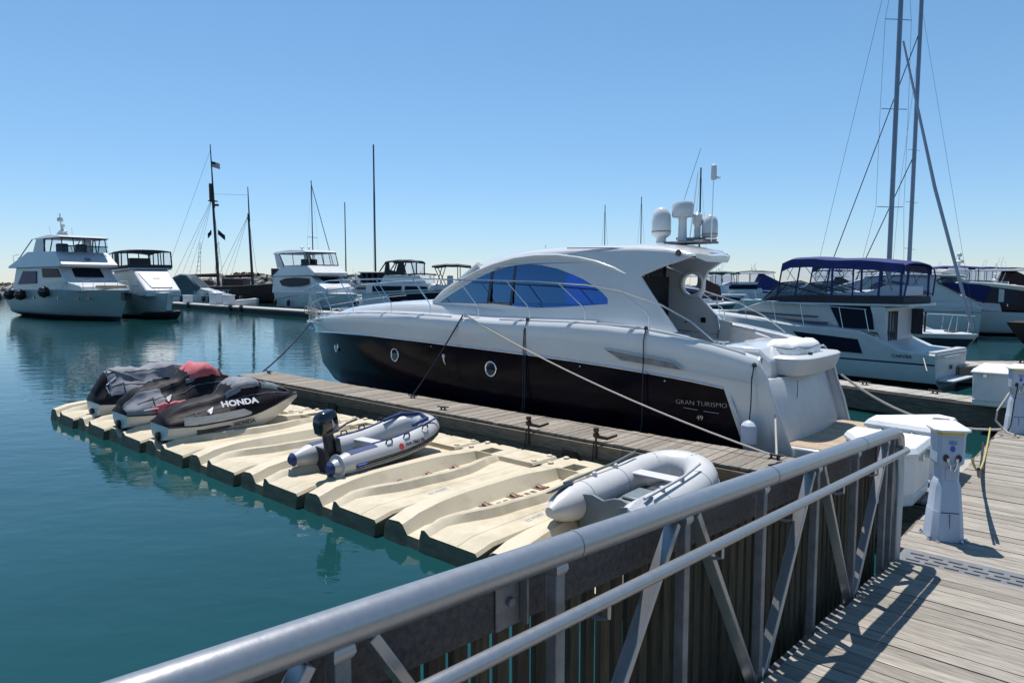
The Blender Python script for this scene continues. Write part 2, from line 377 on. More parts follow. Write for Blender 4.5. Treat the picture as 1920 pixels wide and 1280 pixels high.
# grate / transition plate
plate = frame('transition_plate', 'grey slotted metal plate where the gangway meets the boardwalk', 'metal plate')
mb = MB(); mb.box(-2.6, 1.42, -6.94, -6.36, .50, .556)
for i in range(26):
    for j in range(3):
        x = 1.25 - i * .145; y = -6.85 + j * .17
        mb.box(x, x + .10, y, y + .028, .545, .566)
        mb.box(x - .05, x + .05, y + .085, y + .113, .545, .566)
mb.build('plate', 'grate_metal', plate)
# second finger dock, on the far side of the yacht
P0, P1 = (9.6, 13.65), (2.8, 24.3)
ang = math.degrees(math.atan2(P1[1] - P0[1], P1[0] - P0[0])); LN = math.hypot(P1[0] - P0[0], P1[1] - P0[1])
dock2 = thing('finger_dock', 'weathered finger dock with dark sides under the boat with the blue canopy', 'dock', (P0[0], P0[1], 0), ang)
mb = MB(); planks_along(mb, -.6, LN, -.8, 0, DZ, .14, .008, .04); mb.build('deck', 'wood', dock2, smooth=0)
mb = MB(); mb.box(-.6, LN, .005, .05, .06, .505); mb.box(-.6, LN, -.85, -.805, .06, .505); mb.build('fascia', 'wood_side', dock2, smooth=0)
mb = MB(); mb.box(-.6, LN, -.79, -.02, -.35, .5); mb.build('flotation', 'algae', dock2)
cleat(dock2, 1.3, -.5, DZ, 0, .9); cleat(dock2, 2.9, -.5, DZ, 0, .9)
# third dock far right
dock3 = thing('finger_dock', 'short far finger dock beside the dark-hulled boat at the right edge', 'dock', (13.2, 21.5, 0), 0)
mb = MB(); planks_along(mb, 0, 14, -1.3, 0, DZ, .14, .01, .04); mb.build('deck', 'wood', dock3, smooth=0)
mb = MB(); mb.box(0, 14, -1.35, -1.305, .05, .505); mb.box(0, 14, .005, .05, .05, .505); mb.box(-.05, 0, -1.3, 0, .05, .505); mb.build('fascia', 'wood_side', dock3, smooth=0)
cleat(dock3, 2.4, -.6, DZ, 0, 1.3); cleat(dock3, 3.6, -.6, DZ, 0, 1.3)
# ============================================================ gangway with rail
gang = frame('gangway', 'aluminium truss gangway with round silver rails and a slatted wooden screen in the foreground', 'gangway')
U0 = 1.42
def dk(n): return .626 + .0715 * (6.4 - n)
def G(n, z, u=U0): return (u, -n, z)
# deck boards
mb = MB(); a = -3.0
while a < 6.35:
    z = dk(a); b = a + .137; dz = random.uniform(-.003, .003)
    mb.add([(-2.2, -a, z + dz), (1.36, -a, z + dz), (1.36, -b, dk(b) + dz), (-2.2, -b, dk(b) + dz), (-2.2, -a, z - .04), (1.36, -a, z - .04), (1.36, -b, dk(b) - .04), (-2.2, -b, dk(b) - .04)],
           [(0, 1, 2, 3), (4, 7, 6, 5), (0, 4, 5, 1), (1, 5, 6, 2), (2, 6, 7, 3), (3, 7, 4, 0)]); a += .145
mb.build('deck', 'wood_fine', gang, smooth=0)
# top rail: straight, then bends down at the far end
def toprail(n): return dk(n) + 1.085
pts = [G(n, toprail(n)) for n in (-3, -1.5, 0, 1.5, 3, 4.5, 6.0, 6.3)]
pts += [G(6.42, toprail(6.42) - .01), G(6.50, toprail(6.5) - .05), G(6.545, toprail(6.5) - .13), G(6.55, toprail(6.5) - .24), G(6.50, toprail(6.5) - .42, 1.40), G(6.40, .60, 1.38)]
mb = MB(); mb.tube(pts, [.05] * 8 + [.05, .048, .045, .042, .04, .035], 20)
for n in (.2, 1.9, 3.7, 5.4): # weld seams
    mb.tube([G(n, toprail(n)), G(n + .012, toprail(n + .012))], .0525, 20)
mb.build('top_rail', 'aluminium', gang)
h0 = Vector((1.30, -1.316, 1.896)); h1 = Vector((1.30, -6.30, 1.595)); dh = (h1 - h0) / 4.984
pts = [h0 + dh * t for t in (-4, -2, 0, 2, 4.95)] + [h0 + dh * 5.0 + Vector((.015, 0, 0)), h0 + dh * 5.04 + Vector((.06, 0, 0)), h0 + dh * 5.04 + Vector((.10, 0, -.01))]
mb = MB(); mb.tube(pts, .0245, 14)
mb.build('handrail', 'aluminium', gang)
mb = MB()
for n in (.95, 1.95, 2.85, 3.72, 4.6, 5.4): # handrail brackets
    p = h0 + dh * (n - 1.316); mb.tube([p + Vector((0, 0, -.02)), p + Vector((0, 0, -.07)), p + Vector((.04, 0, -.085)), p + Vector((.12, 0, -.085))], .008, 6)
mb.build('rail_bracket', 'aluminium', gang)
posts = [-.85, .05, .93, 1.8, 2.71, 3.58, 4.43, 5.27, 6.08]
for n in posts:
    mb = MB(); mb.box(U0 - .024, U0 + .024, -n - .024, -n + .024, dk(n) - .12, toprail(n) - .03); mb.build('post', 'alu_dark', gang, bevel=.004)
    mb = MB(); mb.rings([[(U0 + a * (.027 + q), -n + b * (.027 + q), toprail(n) - z) for a, b in ((1, 1), (-1, 1), (-1, -1), (1, -1))] for q, z in ((0, .075), (.006, .062), (.004, .045), (-.004, .035))]); mb.build('weld_bead', 'aluminium', gang)
mb = MB(); mb.box(U0 - .02, U0 + .02, -6.33, -6.29, dk(6.3) - .1, toprail(6.3) - .03); mb.build('post', 'alu_dark', gang, bevel=.004)
def brace(n0, z0, n1, z1, tw):
    mb = MB(); K = 9; rg = []
    A = Vector(G(n0, z0)); B = Vector(G(n1, z1)); d = (B - A).normalized(); s0 = Vector((1, 0, 0)); u0 = d.cross(s0).normalized()
    for i in range(K):
        t = i / (K - 1); p = A.lerp(B, t); th = tw * t
        s1 = s0 * cos(th) + u0 * sin(th); u1 = u0 * cos(th) - s0 * sin(th)
        rg.append([p + s1 * .030 + u1 * .016, p + s1 * .030 - u1 * .016, p - s1 * .030 - u1 * .016, p - s1 * .030 + u1 * .016])
    mb.rings(rg); mb.build('brace', 'aluminium', gang, bevel=.004)
for ap, lo, hi in ((.93, .05, 1.8), (2.71, 1.8, 3.58), (4.43, 3.58, 5.27), (6.2, 5.27, None)):
    brace(ap - .09, toprail(ap) - .05, lo + .04, dk(lo) - .06, .25)
    if hi: brace(ap + .09, toprail(ap) - .05, hi - .04, dk(hi) - .06, -.25)
mb = MB(); mb.add([(U0 - .05, 3, dk(-3) - .10), (U0 + .05, 3, dk(-3) - .10), (U0 + .05, -6.35, dk(6.35) - .10), (U0 - .05, -6.35, dk(6.35) - .10), (U0 - .05, 3, dk(-3) - .22), (U0 + .05, 3, dk(-3) - .22), (U0 + .05, -6.35, dk(6.35) - .22), (U0 - .05, -6.35, dk(6.35) - .22)],
   [(0, 1, 2, 3), (4, 7, 6, 5), (0, 4, 5, 1), (1, 5, 6, 2), (2, 6, 7, 3), (3, 7, 4, 0)]); mb.build('bottom_chord', 'alu_dark', gang)
# wooden screen: wide board and slats
FU = 1.52
mb = MB()
for (a, b) in ((-3, .6), (.606, 4.2), (4.206, 6.5)):
    for zo0, zo1 in ((.825, 1.03),):
        mb.add([(FU, -a, dk(a) + zo0), (FU + .04, -a, dk(a) + zo0), (FU + .04, -b, dk(b) + zo0), (FU, -b, dk(b) + zo0), (FU, -a, dk(a) + zo1), (FU + .04, -a, dk(a) + zo1), (FU + .04, -b, dk(b) + zo1), (FU, -b, dk(b) + zo1)],
           [(0, 3, 2, 1), (4, 5, 6, 7), (0, 1, 5, 4), (1, 2, 6, 5), (2, 3, 7, 6), (3, 0, 4, 7)])
mb.build('top_board', 'wood_board', gang, smooth=0, bevel=.004)
mb = MB(); n = -2.6
while n < 6.5:
    j = random.uniform(-.006, .006); x = FU + .045
    mb.box(x, x + .027, -n - .064 - j, -n, dk(n) - .34, dk(n) + .90); n += .104
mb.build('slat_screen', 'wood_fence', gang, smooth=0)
for n in (1.66, 6.28): # bolted bracket plates on the board
    mb = MB(); mb.box(FU - .012, FU - .002, -n - .062, -n + .062, dk(n) + .83, dk(n) + 1.04); mb.box(FU - .05, FU - .012, -n - .062, -n - .052, dk(n) + .83, dk(n) + 1.04)
    mb.lathe([(.018, -.03), (.018, -.012)], (FU, -n, dk(n) + .92), 6, ax='x'); mb.build('bracket_plate', 'alu_dark', gang, bevel=.004)
# ============================================================ drive-on floats
def float_port(u, label, seed, clip=0.):
    t = frame('drive_on_float', label, 'float', 'beige drive-on floats beside the finger dock'); t.location = W(u, 5.10 - .045 * u, -.02)
    L = 3.45; hw = .765
    def sm(a, b, x): x = max(0, min(1, (x - a) / (b - a))); return x * x * (3 - 2 * x)
    def prof(w):
        d = .05 * max(0, (.25 - w) / .25); fz = .265 - d; rz = .33 + .045 * sm(.1, .7, w) - d * 1.3 - .03 * sm(2.2, 2.85, w); fl = .18 - d * .8
        vr = .06 - .22 * sm(.2, 1.0, w) - .06 * sm(1.0, 1.7, w) + .20 * sm(1.9, 2.8, w); wl = .10 + .03 * sm(0, 1, w); vl = .50 + .08 * sm(.2, 1.2, w) - .06 * sm(1.9, 2.8, w)
        if w > 2.845: fz = rz = fl = .335
        slot = .12 if 2.875 < w < 3.16 else fl
        return [(-hw, fz - .035), (-hw + .03, fz), (-.47, fz), (-.46, fz - .008), (-.45, fz), (vr - .09, fz), (vr - .03, rz - .015), (vr, rz), (vr + .05, rz - .01), (.25 - wl, fl), (.252 - wl, slot), (.248 + wl, slot), (.25 + wl, fl), (vl - .06, rz - .02), (vl, rz), (hw - .08, rz - .015), (hw - .03, rz - .05 if w < 2.845 else rz), (hw, rz - .09 if w < 2.845 else rz - .03)]
    ws = [0, .02, .07, .15, .25, .4, .55, .7, .85, 1.0, 1.2, 1.4, 1.6, 1.8, 2.0, 2.2, 2.4, 2.6, 2.75, 2.84, 2.85, 2.87, 2.88, 3.15, 3.17, L - .03, L]
    R_ = [[(v, -w_, z) for v, z in prof(w_)] for w_ in ws]
    R_[-1] = [(x, y, z - .03) for x, y, z in R_[-1]]
    if clip: R_ = [[(min(x, clip), y, z) for x, y, z in r] for r in R_]
    mb = MB(); mb.rings(R_, closed=False); mb.build('body', 'float_plastic', t, smooth=24, split=False)
    peri = R_[0] + [r[-1] for r in R_[1:]] + R_[-1][::-1][1:] + [r[0] for r in R_[::-1][1:-1]]
    low = [(p[0] * .97, p[1] + (.05 if p[1] > -.05 else 0), -.12) for p in peri]
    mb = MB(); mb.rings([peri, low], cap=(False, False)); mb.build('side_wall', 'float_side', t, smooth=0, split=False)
    for wy in (1.25, 1.77, 2.30):
        b = MB(); b.box(.12, .38, -wy - .10, -wy + .09, .10, .1845); b.build('roller_pit', 'wood_side', t)
        r = MB(); r.tube([(.15, -wy + .01, .198), (.21, -wy + .01, .182), (.25, -wy + .01, .175), (.29, -wy + .01, .182), (.35, -wy + .01, .198)], [.040, .036, .028, .036, .040], 10); r.build('roller', 'roller', t)
        for k in range(2):
            b = MB(); q = wy - .20 - .12 * k; b.box(.20, .30, -q - .035, -q + .035, .12, .1845); b.build('slot', 'wood_side', t)
    r = MB(); r.tube([(.10, -.05, .09), (.18, -.05, .075), (.25, -.05, .07), (.32, -.05, .075), (.40, -.05, .09)], [.045, .04, .03, .04, .045], 10); r.build('roller', 'roller', t)
    for i in range(3): # seams across the rear ramp
        y = -2.45 - .13 * i; s = MB(); s.tube([(.58, y + .03, .342 - .006 * i), (hw - .09, y, .325)], .004, 5); s.build('seam', 'wood_side', t)
        s = MB(); s.tube([(-.02 + .02 * i, y, .338 - .004 * i), (.06 + .02 * i, y + .02, .30 - .004 * i)], .004, 5); s.build('seam', 'wood_side', t)
    for sd in (-1, 1): # coupling knuckles at the rear corners
        for wy in (2.98, 3.36): c = MB(); c.lathe([(.045, 0), (.045, .018), (.028, .026)], (sd * (hw - .10), -wy, .333), 12); c.build('coupling', 'float_plastic', t)
    if seed in (0, 1, 2): # faded blue maker's lettering on the low side strip
        text_obj('EZ PORT', .085, 'lettering', 'faded_blue', t, Matrix.Translation((-.60, -1.15, .2665)) @ Matrix.Rotation(R(-86), 4, 'Z'), .001)
    return t
cs = [4.01, 5.61, 7.21, 8.81, 10.41, 12.01, 13.61, 15.21, 16.81]
lab = ['beige float under the pale grey dinghy, partly hidden by the gangway rail', 'empty beige float with red rollers just left of the pale grey dinghy', 'empty beige float with red rollers right of the white and blue dinghy',
       'beige float carrying the white dinghy with the black outboard', 'empty beige float just left of the white dinghy', 'empty beige float just right of the nearest jet ski', 'beige float under the nearest jet ski', 'beige float under the middle jet ski with the red patch', 'beige float at the far left end of the row under the grey covered jet ski']
for i, c in enumerate(cs): float_port(c, lab[i], i)
# ============================================================ mooring posts with chains
def hitch(u, n, label, arm):
    t = frame('mooring_hitch', label, 'mooring post', 'mooring hitches on the dock edge'); t.location = W(u, n)
    t.scale = (.8, .8, 1)
    mb = MB(); mb.tube([(0, 0, DZ - .25), (0, 0, DZ + .22)], .022, 8); mb.lathe([(.05, 0), (.055, .03), (.05, .06)], (0, 0, DZ + .17), 10)
    mb.lathe([(.02, -.06), (.04, -.05), (.04, .05), (.02, .06)], (0, 0, DZ + .12), 10, ax='y'); mb.box(-.05, .05, -.02, .02, DZ - .02, DZ + .02); mb.build('post', 'rust_iron', t)
    mb = MB(); mb.tube([(0, 0, DZ + .1), (-.12 * arm, -.2, DZ + .05), (-.22 * arm, -.38, DZ + .09)], [.03, .026, .022], 8); mb.build('arm', 'rust_iron', t)
    mb = MB()
    for i in range(13):
        z = DZ + .02 - i * .026; r_ = .016
        a = [( (0.0 if i % 2 else cos(q) * r_), (cos(q) * r_ if i % 2 else 0.0) + .07 + .004 * i, z + sin(q) * .02) for q in [2 * pi * k / 8 for k in range(8)]]
        mb.tube(a, .005, 5, loop=True, up=(1, 0, 0) if i % 2 else (0, 1, 0))
    mb.build('chain', 'iron_dark', t)
hitch(7.3, 8.52, 'rusty iron mooring hitch on the dock edge, left one of the two', 1)
hitch(5.95, 8.52, 'dark mooring hitch with a coil of chain, nearer the pale grey dinghy', 1)
# ============================================================ power pedestals
def pedestal(u, n, label, s, rz, cords=False):
    t = frame('power_pedestal', label, 'power pedestal', 'lighthouse shaped power pedestals on the boardwalk'); t.location = W(u, n, DZ); t.rotation_euler = (0, 0, R(rz)); t.scale = (s * .70, s * .70, s)
    def oc(r, z, rr=.35): # square ring with cut corners
        c = r * (1 - rr); return [(r, -c, z), (r, c, z), (c, r, z), (-c, r, z), (-r, c, z), (-r, -c, z), (-c, -r, z), (c, -r, z)]
    mb = MB(); mb.rings([oc(.19, 0), oc(.185, .04), oc(.165, .25), oc(.16, .26), oc(.14, .46), oc(.115, .52)]); mb.build('base', 'pedestal_blue', t, smooth=25, bevel=.004)
    mb = MB()
    for k in range(8): a = oc(.21, .0)[k]; mb.lathe([(.022, 0), (.022, .015), (.01, .03)], (a[0] * .98, a[1] * .98, 0), 8)
    mb.build('anchor_bolt', 'steel', t)
    mb = MB(); mb.rings([oc(.113, .50, .25), oc(.113, .64, .25), oc(.15, .67, .25), oc(.155, .92, .25)]); mb.build('housing', 'pedestal_blue', t, smooth=25, bevel=.004)
    mb = MB(); mb.rings([oc(.157, .915, .25), oc(.165, .945, .25)]); mb.build('trim_band', 'yellow_trim', t, smooth=25)
    mb = MB(); mb.rings([oc(.20, .945, .3), oc(.20, .962, .3), oc(.085, 1.015, .3), oc(.02, 1.022, .3)]); mb.build('cap', 'box_white', t, smooth=25, bevel=.003)
    mb = MB()
    for y, z in ((-.07, .72), (.07, .72)): mb.lathe([(.03, .145), (.032, .165), (.022, .168)], (y, 0, z), 12, ax='y')
    mb.build('socket', 'black_rubber', t)
    mb = MB(); mb.lathe([(.028, .150), (.028, .158)], (0, 0, .80), 12, ax='y'); mb.build('meter_lens', 'decal_blue', t)
    for y in (-.07, .07) if cords else (): # plugged in shore-power cords
        mb = MB(); mb.tube([(y, .165, .72), (y, .22, .70), (y * 1.3, .225, .60), (y * 1.6, .20, .45), (y * 2.2, .23, .12), (y * 3.4, .30, .02)], .012, 6); mb.build('power_cord', 'black_rubber', t)
    mb = MB(); mb.box(-.045, .045, .151, .157, .835, .87); mb.build('notice_label', 'faded_blue', t)
    mb = MB(); mb.box(-.085, .085, .156, .162, .885, .895); mb.box(-.05, .05, .113, .122, .53, .63); mb.build('cover_plate', 'pedestal_blue', t)
    mb = MB(); mb.box(-.1, .1, .163, .168, .245, .252); mb.box(-.001, .004, .172, .178, .02, .24); mb.build('panel_seam', 'iron_dark', t)
    mb = MB()
    for sd in (-1, 1):
        mb.tube([(sd * .05, .15, .70), (sd * .03, .2, .66), (sd * .02, .17, .62)], .012, 6); mb.lathe([(.02, 0), (.02, .03)], (sd * .05, .16, .69), 8)
    mb.build('hose_tap', 'steel', t)
    return t
pedestal(1.22, 7.50, 'pale blue-white lighthouse shaped power pedestal at the near corner of the boardwalk', 1.10, 168)
pedestal(1.30, 13.7, 'pale power pedestal farther along the boardwalk beside the far dock boxes', 1.10, 160, True)
# ============================================================ dock boxes
def dock_box(label, pts, z0, z1, lidh=.07, m='box_white', grp='white fibreglass dock boxes'):
    """pts = plan polygon in (u, -n)"""
    t = frame('dock_box', label, 'dock box', grp); cx = sum(p[0] for p in pts) / len(pts); cy = sum(p[1] for p in pts) / len(pts)
    t.location = W(cx, -cy, 0); q = [(p[0] - cx, p[1] - cy) for p in pts]
    mb = MB(); mb.rings([[(x * .93, y * .93, z0) for x, y in q], [(x * .96, y * .96, z1 - .02) for x, y in q]]); mb.build('box_body', m, t, smooth=20, bevel=.02)
    mb = MB(); mb.rings([[(x * 1.02, y * 1.02, z1 - .03) for x, y in q], [(x * 1.02, y * 1.02, z1 + .01) for x, y in q], [(x * .93, y * .93, z1 + lidh) for x, y in q]]); mb.build('lid', m, t, smooth=20, bevel=.012)
    for a, b in zip(q, q[1:] + q[:1]): # rub line moulded round the body, hinges and bolts
        mb = MB(); mb.tube([(a[0] * .955, a[1] * .955, z0 + .12), (b[0] * .955, b[1] * .955, z0 + .12)], .010, 5); mb.build('moulded_rib', m, t)
        if math.hypot(a[0] - b[0], a[1] - b[1]) > .7:
            for f in (.25, .75):
                hx, hy = a[0] + (b[0] - a[0]) * f, a[1] + (b[1] - a[1]) * f; mb = MB(); mb.box(hx * .985 - .03, hx * .985 + .03, hy * .985 - .03, hy * .985 + .03, z1 - .10, z1 - .03); mb.build('hinge', 'steel', t, bevel=.004)
    x, y = q[0]; x2, y2 = q[1]
    mb = MB(); mx, my = (x + x2) / 2, (y + y2) / 2; mb.box(mx * 1.03 - .05, mx * 1.03 + .05, my * 1.03 - .02, my * 1.03 + .02, z1 - .1, z1); mb.build('latch', 'steel', t, bevel=.005)
    return t
dock_box('large white dock box with a chamfered front right behind the end of the gangway rail', [(1.62, -8.3), (1.62, -9.1), (2.5, -9.15), (2.5, -8.8), (2.1, -8.15), (1.75, -8.12)], DZ, 1.13)
b2 = dock_box('white dock box with a recessed handle in its lid, behind the nearer pedestal', [(1.58, -9.5), (1.58, -10.3), (1.8, -10.45), (2.45, -9.8), (2.45, -9.45), (1.7, -9.35)], DZ, 1.18)
mb = MB(); mb.box(-.30, -.12, -.28, -.16, 1.248, 1.256); mb.build('handle_recess', 'alu_dark', b2)
dock_box('pale dock box with an overhanging white lid left of the farther pedestal', [(1.4, -16.2), (1.4, -17.6), (2.3, -17.6), (2.3, -16.2)], DZ, 1.22)
dock_box('white dock box with a flat lid behind the farther pedestal at the right edge', [(.3, -14.9), (.3, -16.0), (1.4, -16.0), (1.4, -14.9)], DZ, 1.30)
# ============================================================ the big yacht (local x forward, +y towards the finger dock, z from the water)
YO = Vector((5.3134, 11.4307, 0)); YA = 138.0
def yloc(y_shift=.56): a = R(YA); return YO + Vector((-sin(a), cos(a), 0)) * y_shift
yacht = thing('motor_yacht', 'big white sport yacht, near-black hull side, arched blue window, at the finger dock', 'motor yacht', yloc(), YA); yacht.scale = (1, .86, 1)
HB = 1.85
PAINT = [(.17, 1.31), (.84, 1.345), (1.4, 1.41), (2.3, 1.48), (3.4, 1.55), (4.7, 1.60), (6.1, 1.64), (8.5, 1.70), (10, 1.71), (12, 1.66), (13.6, 1.58), (15.1, 1.48)]
SHEER = [(.3, 1.83), (.6, 1.92), (1.1, 2.03), (1.9, 2.17), (2.6, 2.25), (3.6, 2.28), (6, 2.26), (7.7, 2.29), (9, 2.30), (10.6, 2.26), (12.2, 2.16), (13.6, 2.03), (14.7, 1.91), (15.3, 1.80)]
TS = [0, .022, .05, .09, .14, .19, .25, .31, .37, .43, .49, .55, .61, .67, .72, .77, .815, .855, .89, .92, .945, .965, .98, .992, 1.0]
def shp(t, p, s0=.5):
    return (1 - .05 * ((s0 - t) / s0) ** 2) if t < s0 else max(0, 1 - ((t - s0) / (1 - s0)) ** p)
def yrow(k, t):
    if k == 0: x = .3 + 12.2 * t; return x, .02, -.7 + .6 * max(0, (t - .7) / .3) ** 2
    if k == 1: x = -.08 + 13.75 * t; return x, 1.50 * shp(t, 1.7, .4) + .02, -.05 + .22 * max(0, (t - .5) / .5) ** 2
    if k == 2: x = -.11 + 14.4 * t; return x, 1.72 * shp(t, 2.0, .45) + .02, .52 + .10 * t
    if k == 3: x = .03 + 14.42 * t; return x, 1.80 * shp(t, 2.3, .47) + .02, (.52 + .1 * t + itp(PAINT, x)) / 2 + .03
    if k == 4: x = .17 + 14.46 * t; return x, 1.825 * shp(t, 2.6, .48) + .02, itp(PAINT, x)
    if k == 5: x = .24 + 14.46 * t; return x, 1.85 * shp(t, 2.7, .48) + .025, itp(PAINT, x) * .5 + itp(SHEER, x) * .5
    if k == 6: x = .33 + 14.43 * t; return x, 1.84 * shp(t, 2.8, .48) + .03, itp(SHEER, x) - .13
    if k == 7: x = .38 + 14.38 * t; return x, 1.80 * shp(t, 2.8, .48) + .03, itp(SHEER, x) - .035
    if k == 8: x = .40 + 14.34 * t; return x, 1.72 * shp(t, 2.8, .48) + .03, itp(SHEER, x)
NR = 9
rg = []
for t in TS:
    near = [yrow(k, t) for k in range(NR)]
    rg.append([(x, y, z) for x, y, z in near] + [(x, -y, z) for x, y, z in near[::-1]])
mb = MB()
def mf(i, j):
    jj = j if j < NR else 2 * NR - 2 - j
    if j == 2 * NR - 1 or jj < 1: return 1
    if jj < 4 and i >= 2: return 1
    return 0
o = len(mb.v)
mb.rings([r[:NR] for r in rg], closed=False, mfn=mf); mb.rings([r[NR:] for r in rg], closed=False, mfn=lambda i, j: mf(i, j + NR))
K = 2 * NR
mb.v += rg[-1]
mb.f.append(tuple(len(mb.v) - K + j for j in range(K))); mb.m.append(0) # stem
# stern closed below the cockpit rim, recessed between the quarter wings
st = rg[0]
mb.build('hull', ['gelcoat', 'navy_paint'], yacht, smooth=50)
mb = MB() # transom: convex panel between the wings
trs = []
for z, xx in ((.35, .04), (.6, .02), (.9, .10), (1.2, .2), (1.42, .28), (1.50, .34)):
    row = []
    for i in range(15):
        y = -1.74 + 3.48 * i / 14; row.append((xx - .16 * (1 - (y / 1.74) ** 2) + .08, y * (1 - .01), z))
    trs.append(row)
mb.rings(trs, closed=False)
rowt = trs[-1]; mb.rings([rowt, [(1.0, p[1], 1.5) for p in rowt]], closed=False)
mb.build('transom', 'gelcoat_dull', yacht, smooth=50)
mb = MB() # bright stern rim of both quarter wings
for s in (1, -1):
    mb.tube([(yrow(k, 0)[0] - .005, s * (yrow(k, 0)[1] - .02), yrow(k, 0)[2]) for k in range(1, 9)], .022, 6)
mb.build('quarter_trim', 'gelcoat', yacht)
mb = MB() # inside wall of the cockpit and the cockpit floor
for s in (1, -1):
    a = [yrow(8, t) for t in TS[:7]]
    mb.rings([[(x, s * (y), z) for x, y, z in a], [(x, s * (y - .18), z - .02) for x, y, z in a], [(x + .1, s * (y - .2), .95) for x, y, z in a]], closed=False)
mb.box(.5, 4.2, -1.55, 1.55, .90, .95)
mb.build('cockpit_lining', 'gelcoat', yacht, smooth=40)
mb = MB() # hatch lids and joint lines on the foredeck
for x0, x1, w_ in ((10.9, 11.5, .32), (9.6, 10.1, .28)):
    h = MB(); h.box(x0, x1, -w_, w_, 2.47 - .07 * (x0 - 9.6), 2.50 - .07 * (x0 - 9.6)); h.build('deck_hatch', 'glass_dark', yacht, bevel=.015)
mb = MB() # rub rail
for s in (1, -1):
    mb.tube([(yrow(4, t)[0], s * (yrow(4, t)[1] + .006), yrow(4, t)[2] + .012) for t in TS[2:]], .017, 6)
mb.tube([(yrow(4, .045)[0], yrow(4, 0)[1] + .0, 1.345), (.66, 1.80, .95), (.47, 1.75, .56)], .012, 6)
mb.build('rub_rail', 'steel', yacht)
mb = MB(); # foredeck and side decks
rows = []
for i in range(0, 41):
    x = 3.40 + (14.68 - 3.40) * i / 40; t = (x - .40) / 14.34; y = yrow(8, min(t, 1))[1]; z = itp(SHEER, x); c = .13 * min(1, (14.75 - x) / 3)
    rows.append([(x, y * q, z - .012 + c * (1 - q * q)) for q in (1, .8, .55, .3, 0, -.3, -.55, -.8, -1)])
mb.rings(rows, closed=False); mb.build('deck', 'gelcoat', yacht, smooth=60)
mb = MB()
for s in (1, -1):
    mb.rings([[(x, s * yrow(8, (x - .4) / 14.34)[1], itp(SHEER, x) - .012), (x, s * (yrow(8, (x - .4) / 14.34)[1] - .30), itp(SHEER, x) - .01)] for x in (1.6, 2.0, 2.5, 3.0, 3.40)], closed=False)
mb.build('side_deck', 'gelcoat', yacht)
# coachroof / cabin trunk
TRK = [(2.0, 2.24), (2.6, 2.36), (3.3, 2.53), (4.0, 2.52), (5, 2.50), (6, 2.52), (8.4, 2.535), (9.2, 2.52), (10.5, 2.44), (11.8, 2.33), (12.8, 2.20), (13.4, 2.08)]
rows = []
for i in range(0, 37):
    x = 2.0 + 11.4 * i / 36; t = (x - .40) / 14.34; hb = yrow(8, t)[1] - .27 - .12 * max(0, (x - 9) / 4); e = max(0, (x - 12.3) / 1.1); hb *= (1 - .55 * e * e)
    zt = itp(TRK, x); zb = itp(SHEER, x) - .06; hh = max(zt - zb, .02)
    sec = [(x, hb, zb), (x, hb - .03, zb + hh * .45), (x, hb - .07, zb + hh * .8), (x, hb - .13, zt - .015), (x, hb - .26, zt + .015), (x, hb * .4, zt + .05), (x, 0, zt + .06)]
    rows.append(sec + [(a, -b, c) for a, b, c in sec[:-1][::-1]])
mb = MB(); mb.rings([r for r in rows if r[0][0] > 3.38], closed=False); mb.f.append(tuple(len(mb.v) - 13 + j for j in range(13))); mb.m.append(0)
aft = [r for r in rows if r[0][0] < 3.75]
for s in (1, -1): mb.rings([[(a, s * b, c) for a, b, c in r[:4]] + [(r[0][0], s * (r[0][1] - .18), 1.0)] for r in aft], closed=False)
mb.build('cabin_trunk', 'gelcoat', yacht, smooth=50)
# deckhouse sides with the arched window opening
def yw(x, z): return 1.43 - .20 * (z - 2.5) - .05 * max(0, x - 6.5) ** 1.6
WIN = [(7.80, 2.545), (7.4, 2.74), (6.96, 2.93), (6.6, 3.09), (6.24, 3.21), (5.86, 3.30), (5.5, 3.34), (5.2, 3.35), (4.88, 3.32), (4.5, 3.25), (4.1, 3.13), (3.85, 3.04), (3.62, 2.93), (3.4, 2.80), (3.27, 2.69), (3.26, 2.60), (3.97, 2.55), (4.4, 2.52), (4.88, 2.50), (5.4, 2.515), (6.02, 2.55), (7.0, 2.55)]
ARC = [(8.05, 2.52), (7.87, 2.62), (7.5, 2.82), (7.01, 3.06), (6.6, 3.23), (6.21, 3.36), (5.9, 3.44), (5.62, 3.49), (5.3, 3.53), (5.06, 3.55), (4.4, 3.57), (3.6, 3.58), (2.8, 3.57), (2.2, 3.53), (1.85, 3.47)]
OUT = ARC + [(1.64, 3.43), (1.9, 3.34), (2.25, 3.24), (2.64, 3.09), (2.4, 2.80), (2.16, 2.53), (1.83, 2.17), (2.4, 2.10), (3.3, 2.25), (5, 2.3), (8.0, 2.35)]
mb = MB()
FAR = [p for p in ARC if p[0] > 3.4] + [(3.45, 3.5), (3.45, 2.2)] + OUT[-2:]
WINF = [(max(a, 3.6 + .001 * i), b) for i, (a, b) in enumerate(WIN) if not (a < 3.62)]
for s in (1, -1):
    if s < 0: mb.patch([FAR, WINF], lambda a, b, k, s=s: (a, s * (yw(a, b) + k), b), .06); continue
    mb.patch([OUT, WIN], lambda a, b, k, s=s: (a, s * (yw(a, b) + k), b), .06)
mb.build('deckhouse_side', 'gelcoat', yacht, smooth=30, bevel=.012)
mb = MB()
for s in (1, -1): mb.patch([WIN], lambda a, b, k, s=s: (a, s * (yw(a, b) - .02 + k), b), .012)
mb.build('side_window', 'window_blue', yacht, smooth=30)
mb = MB(); mb.box(3.5, 7.9, -1.25, 1.25, 2.36, 2.40); mb.build('saloon_floor', 'cover_black', yacht)
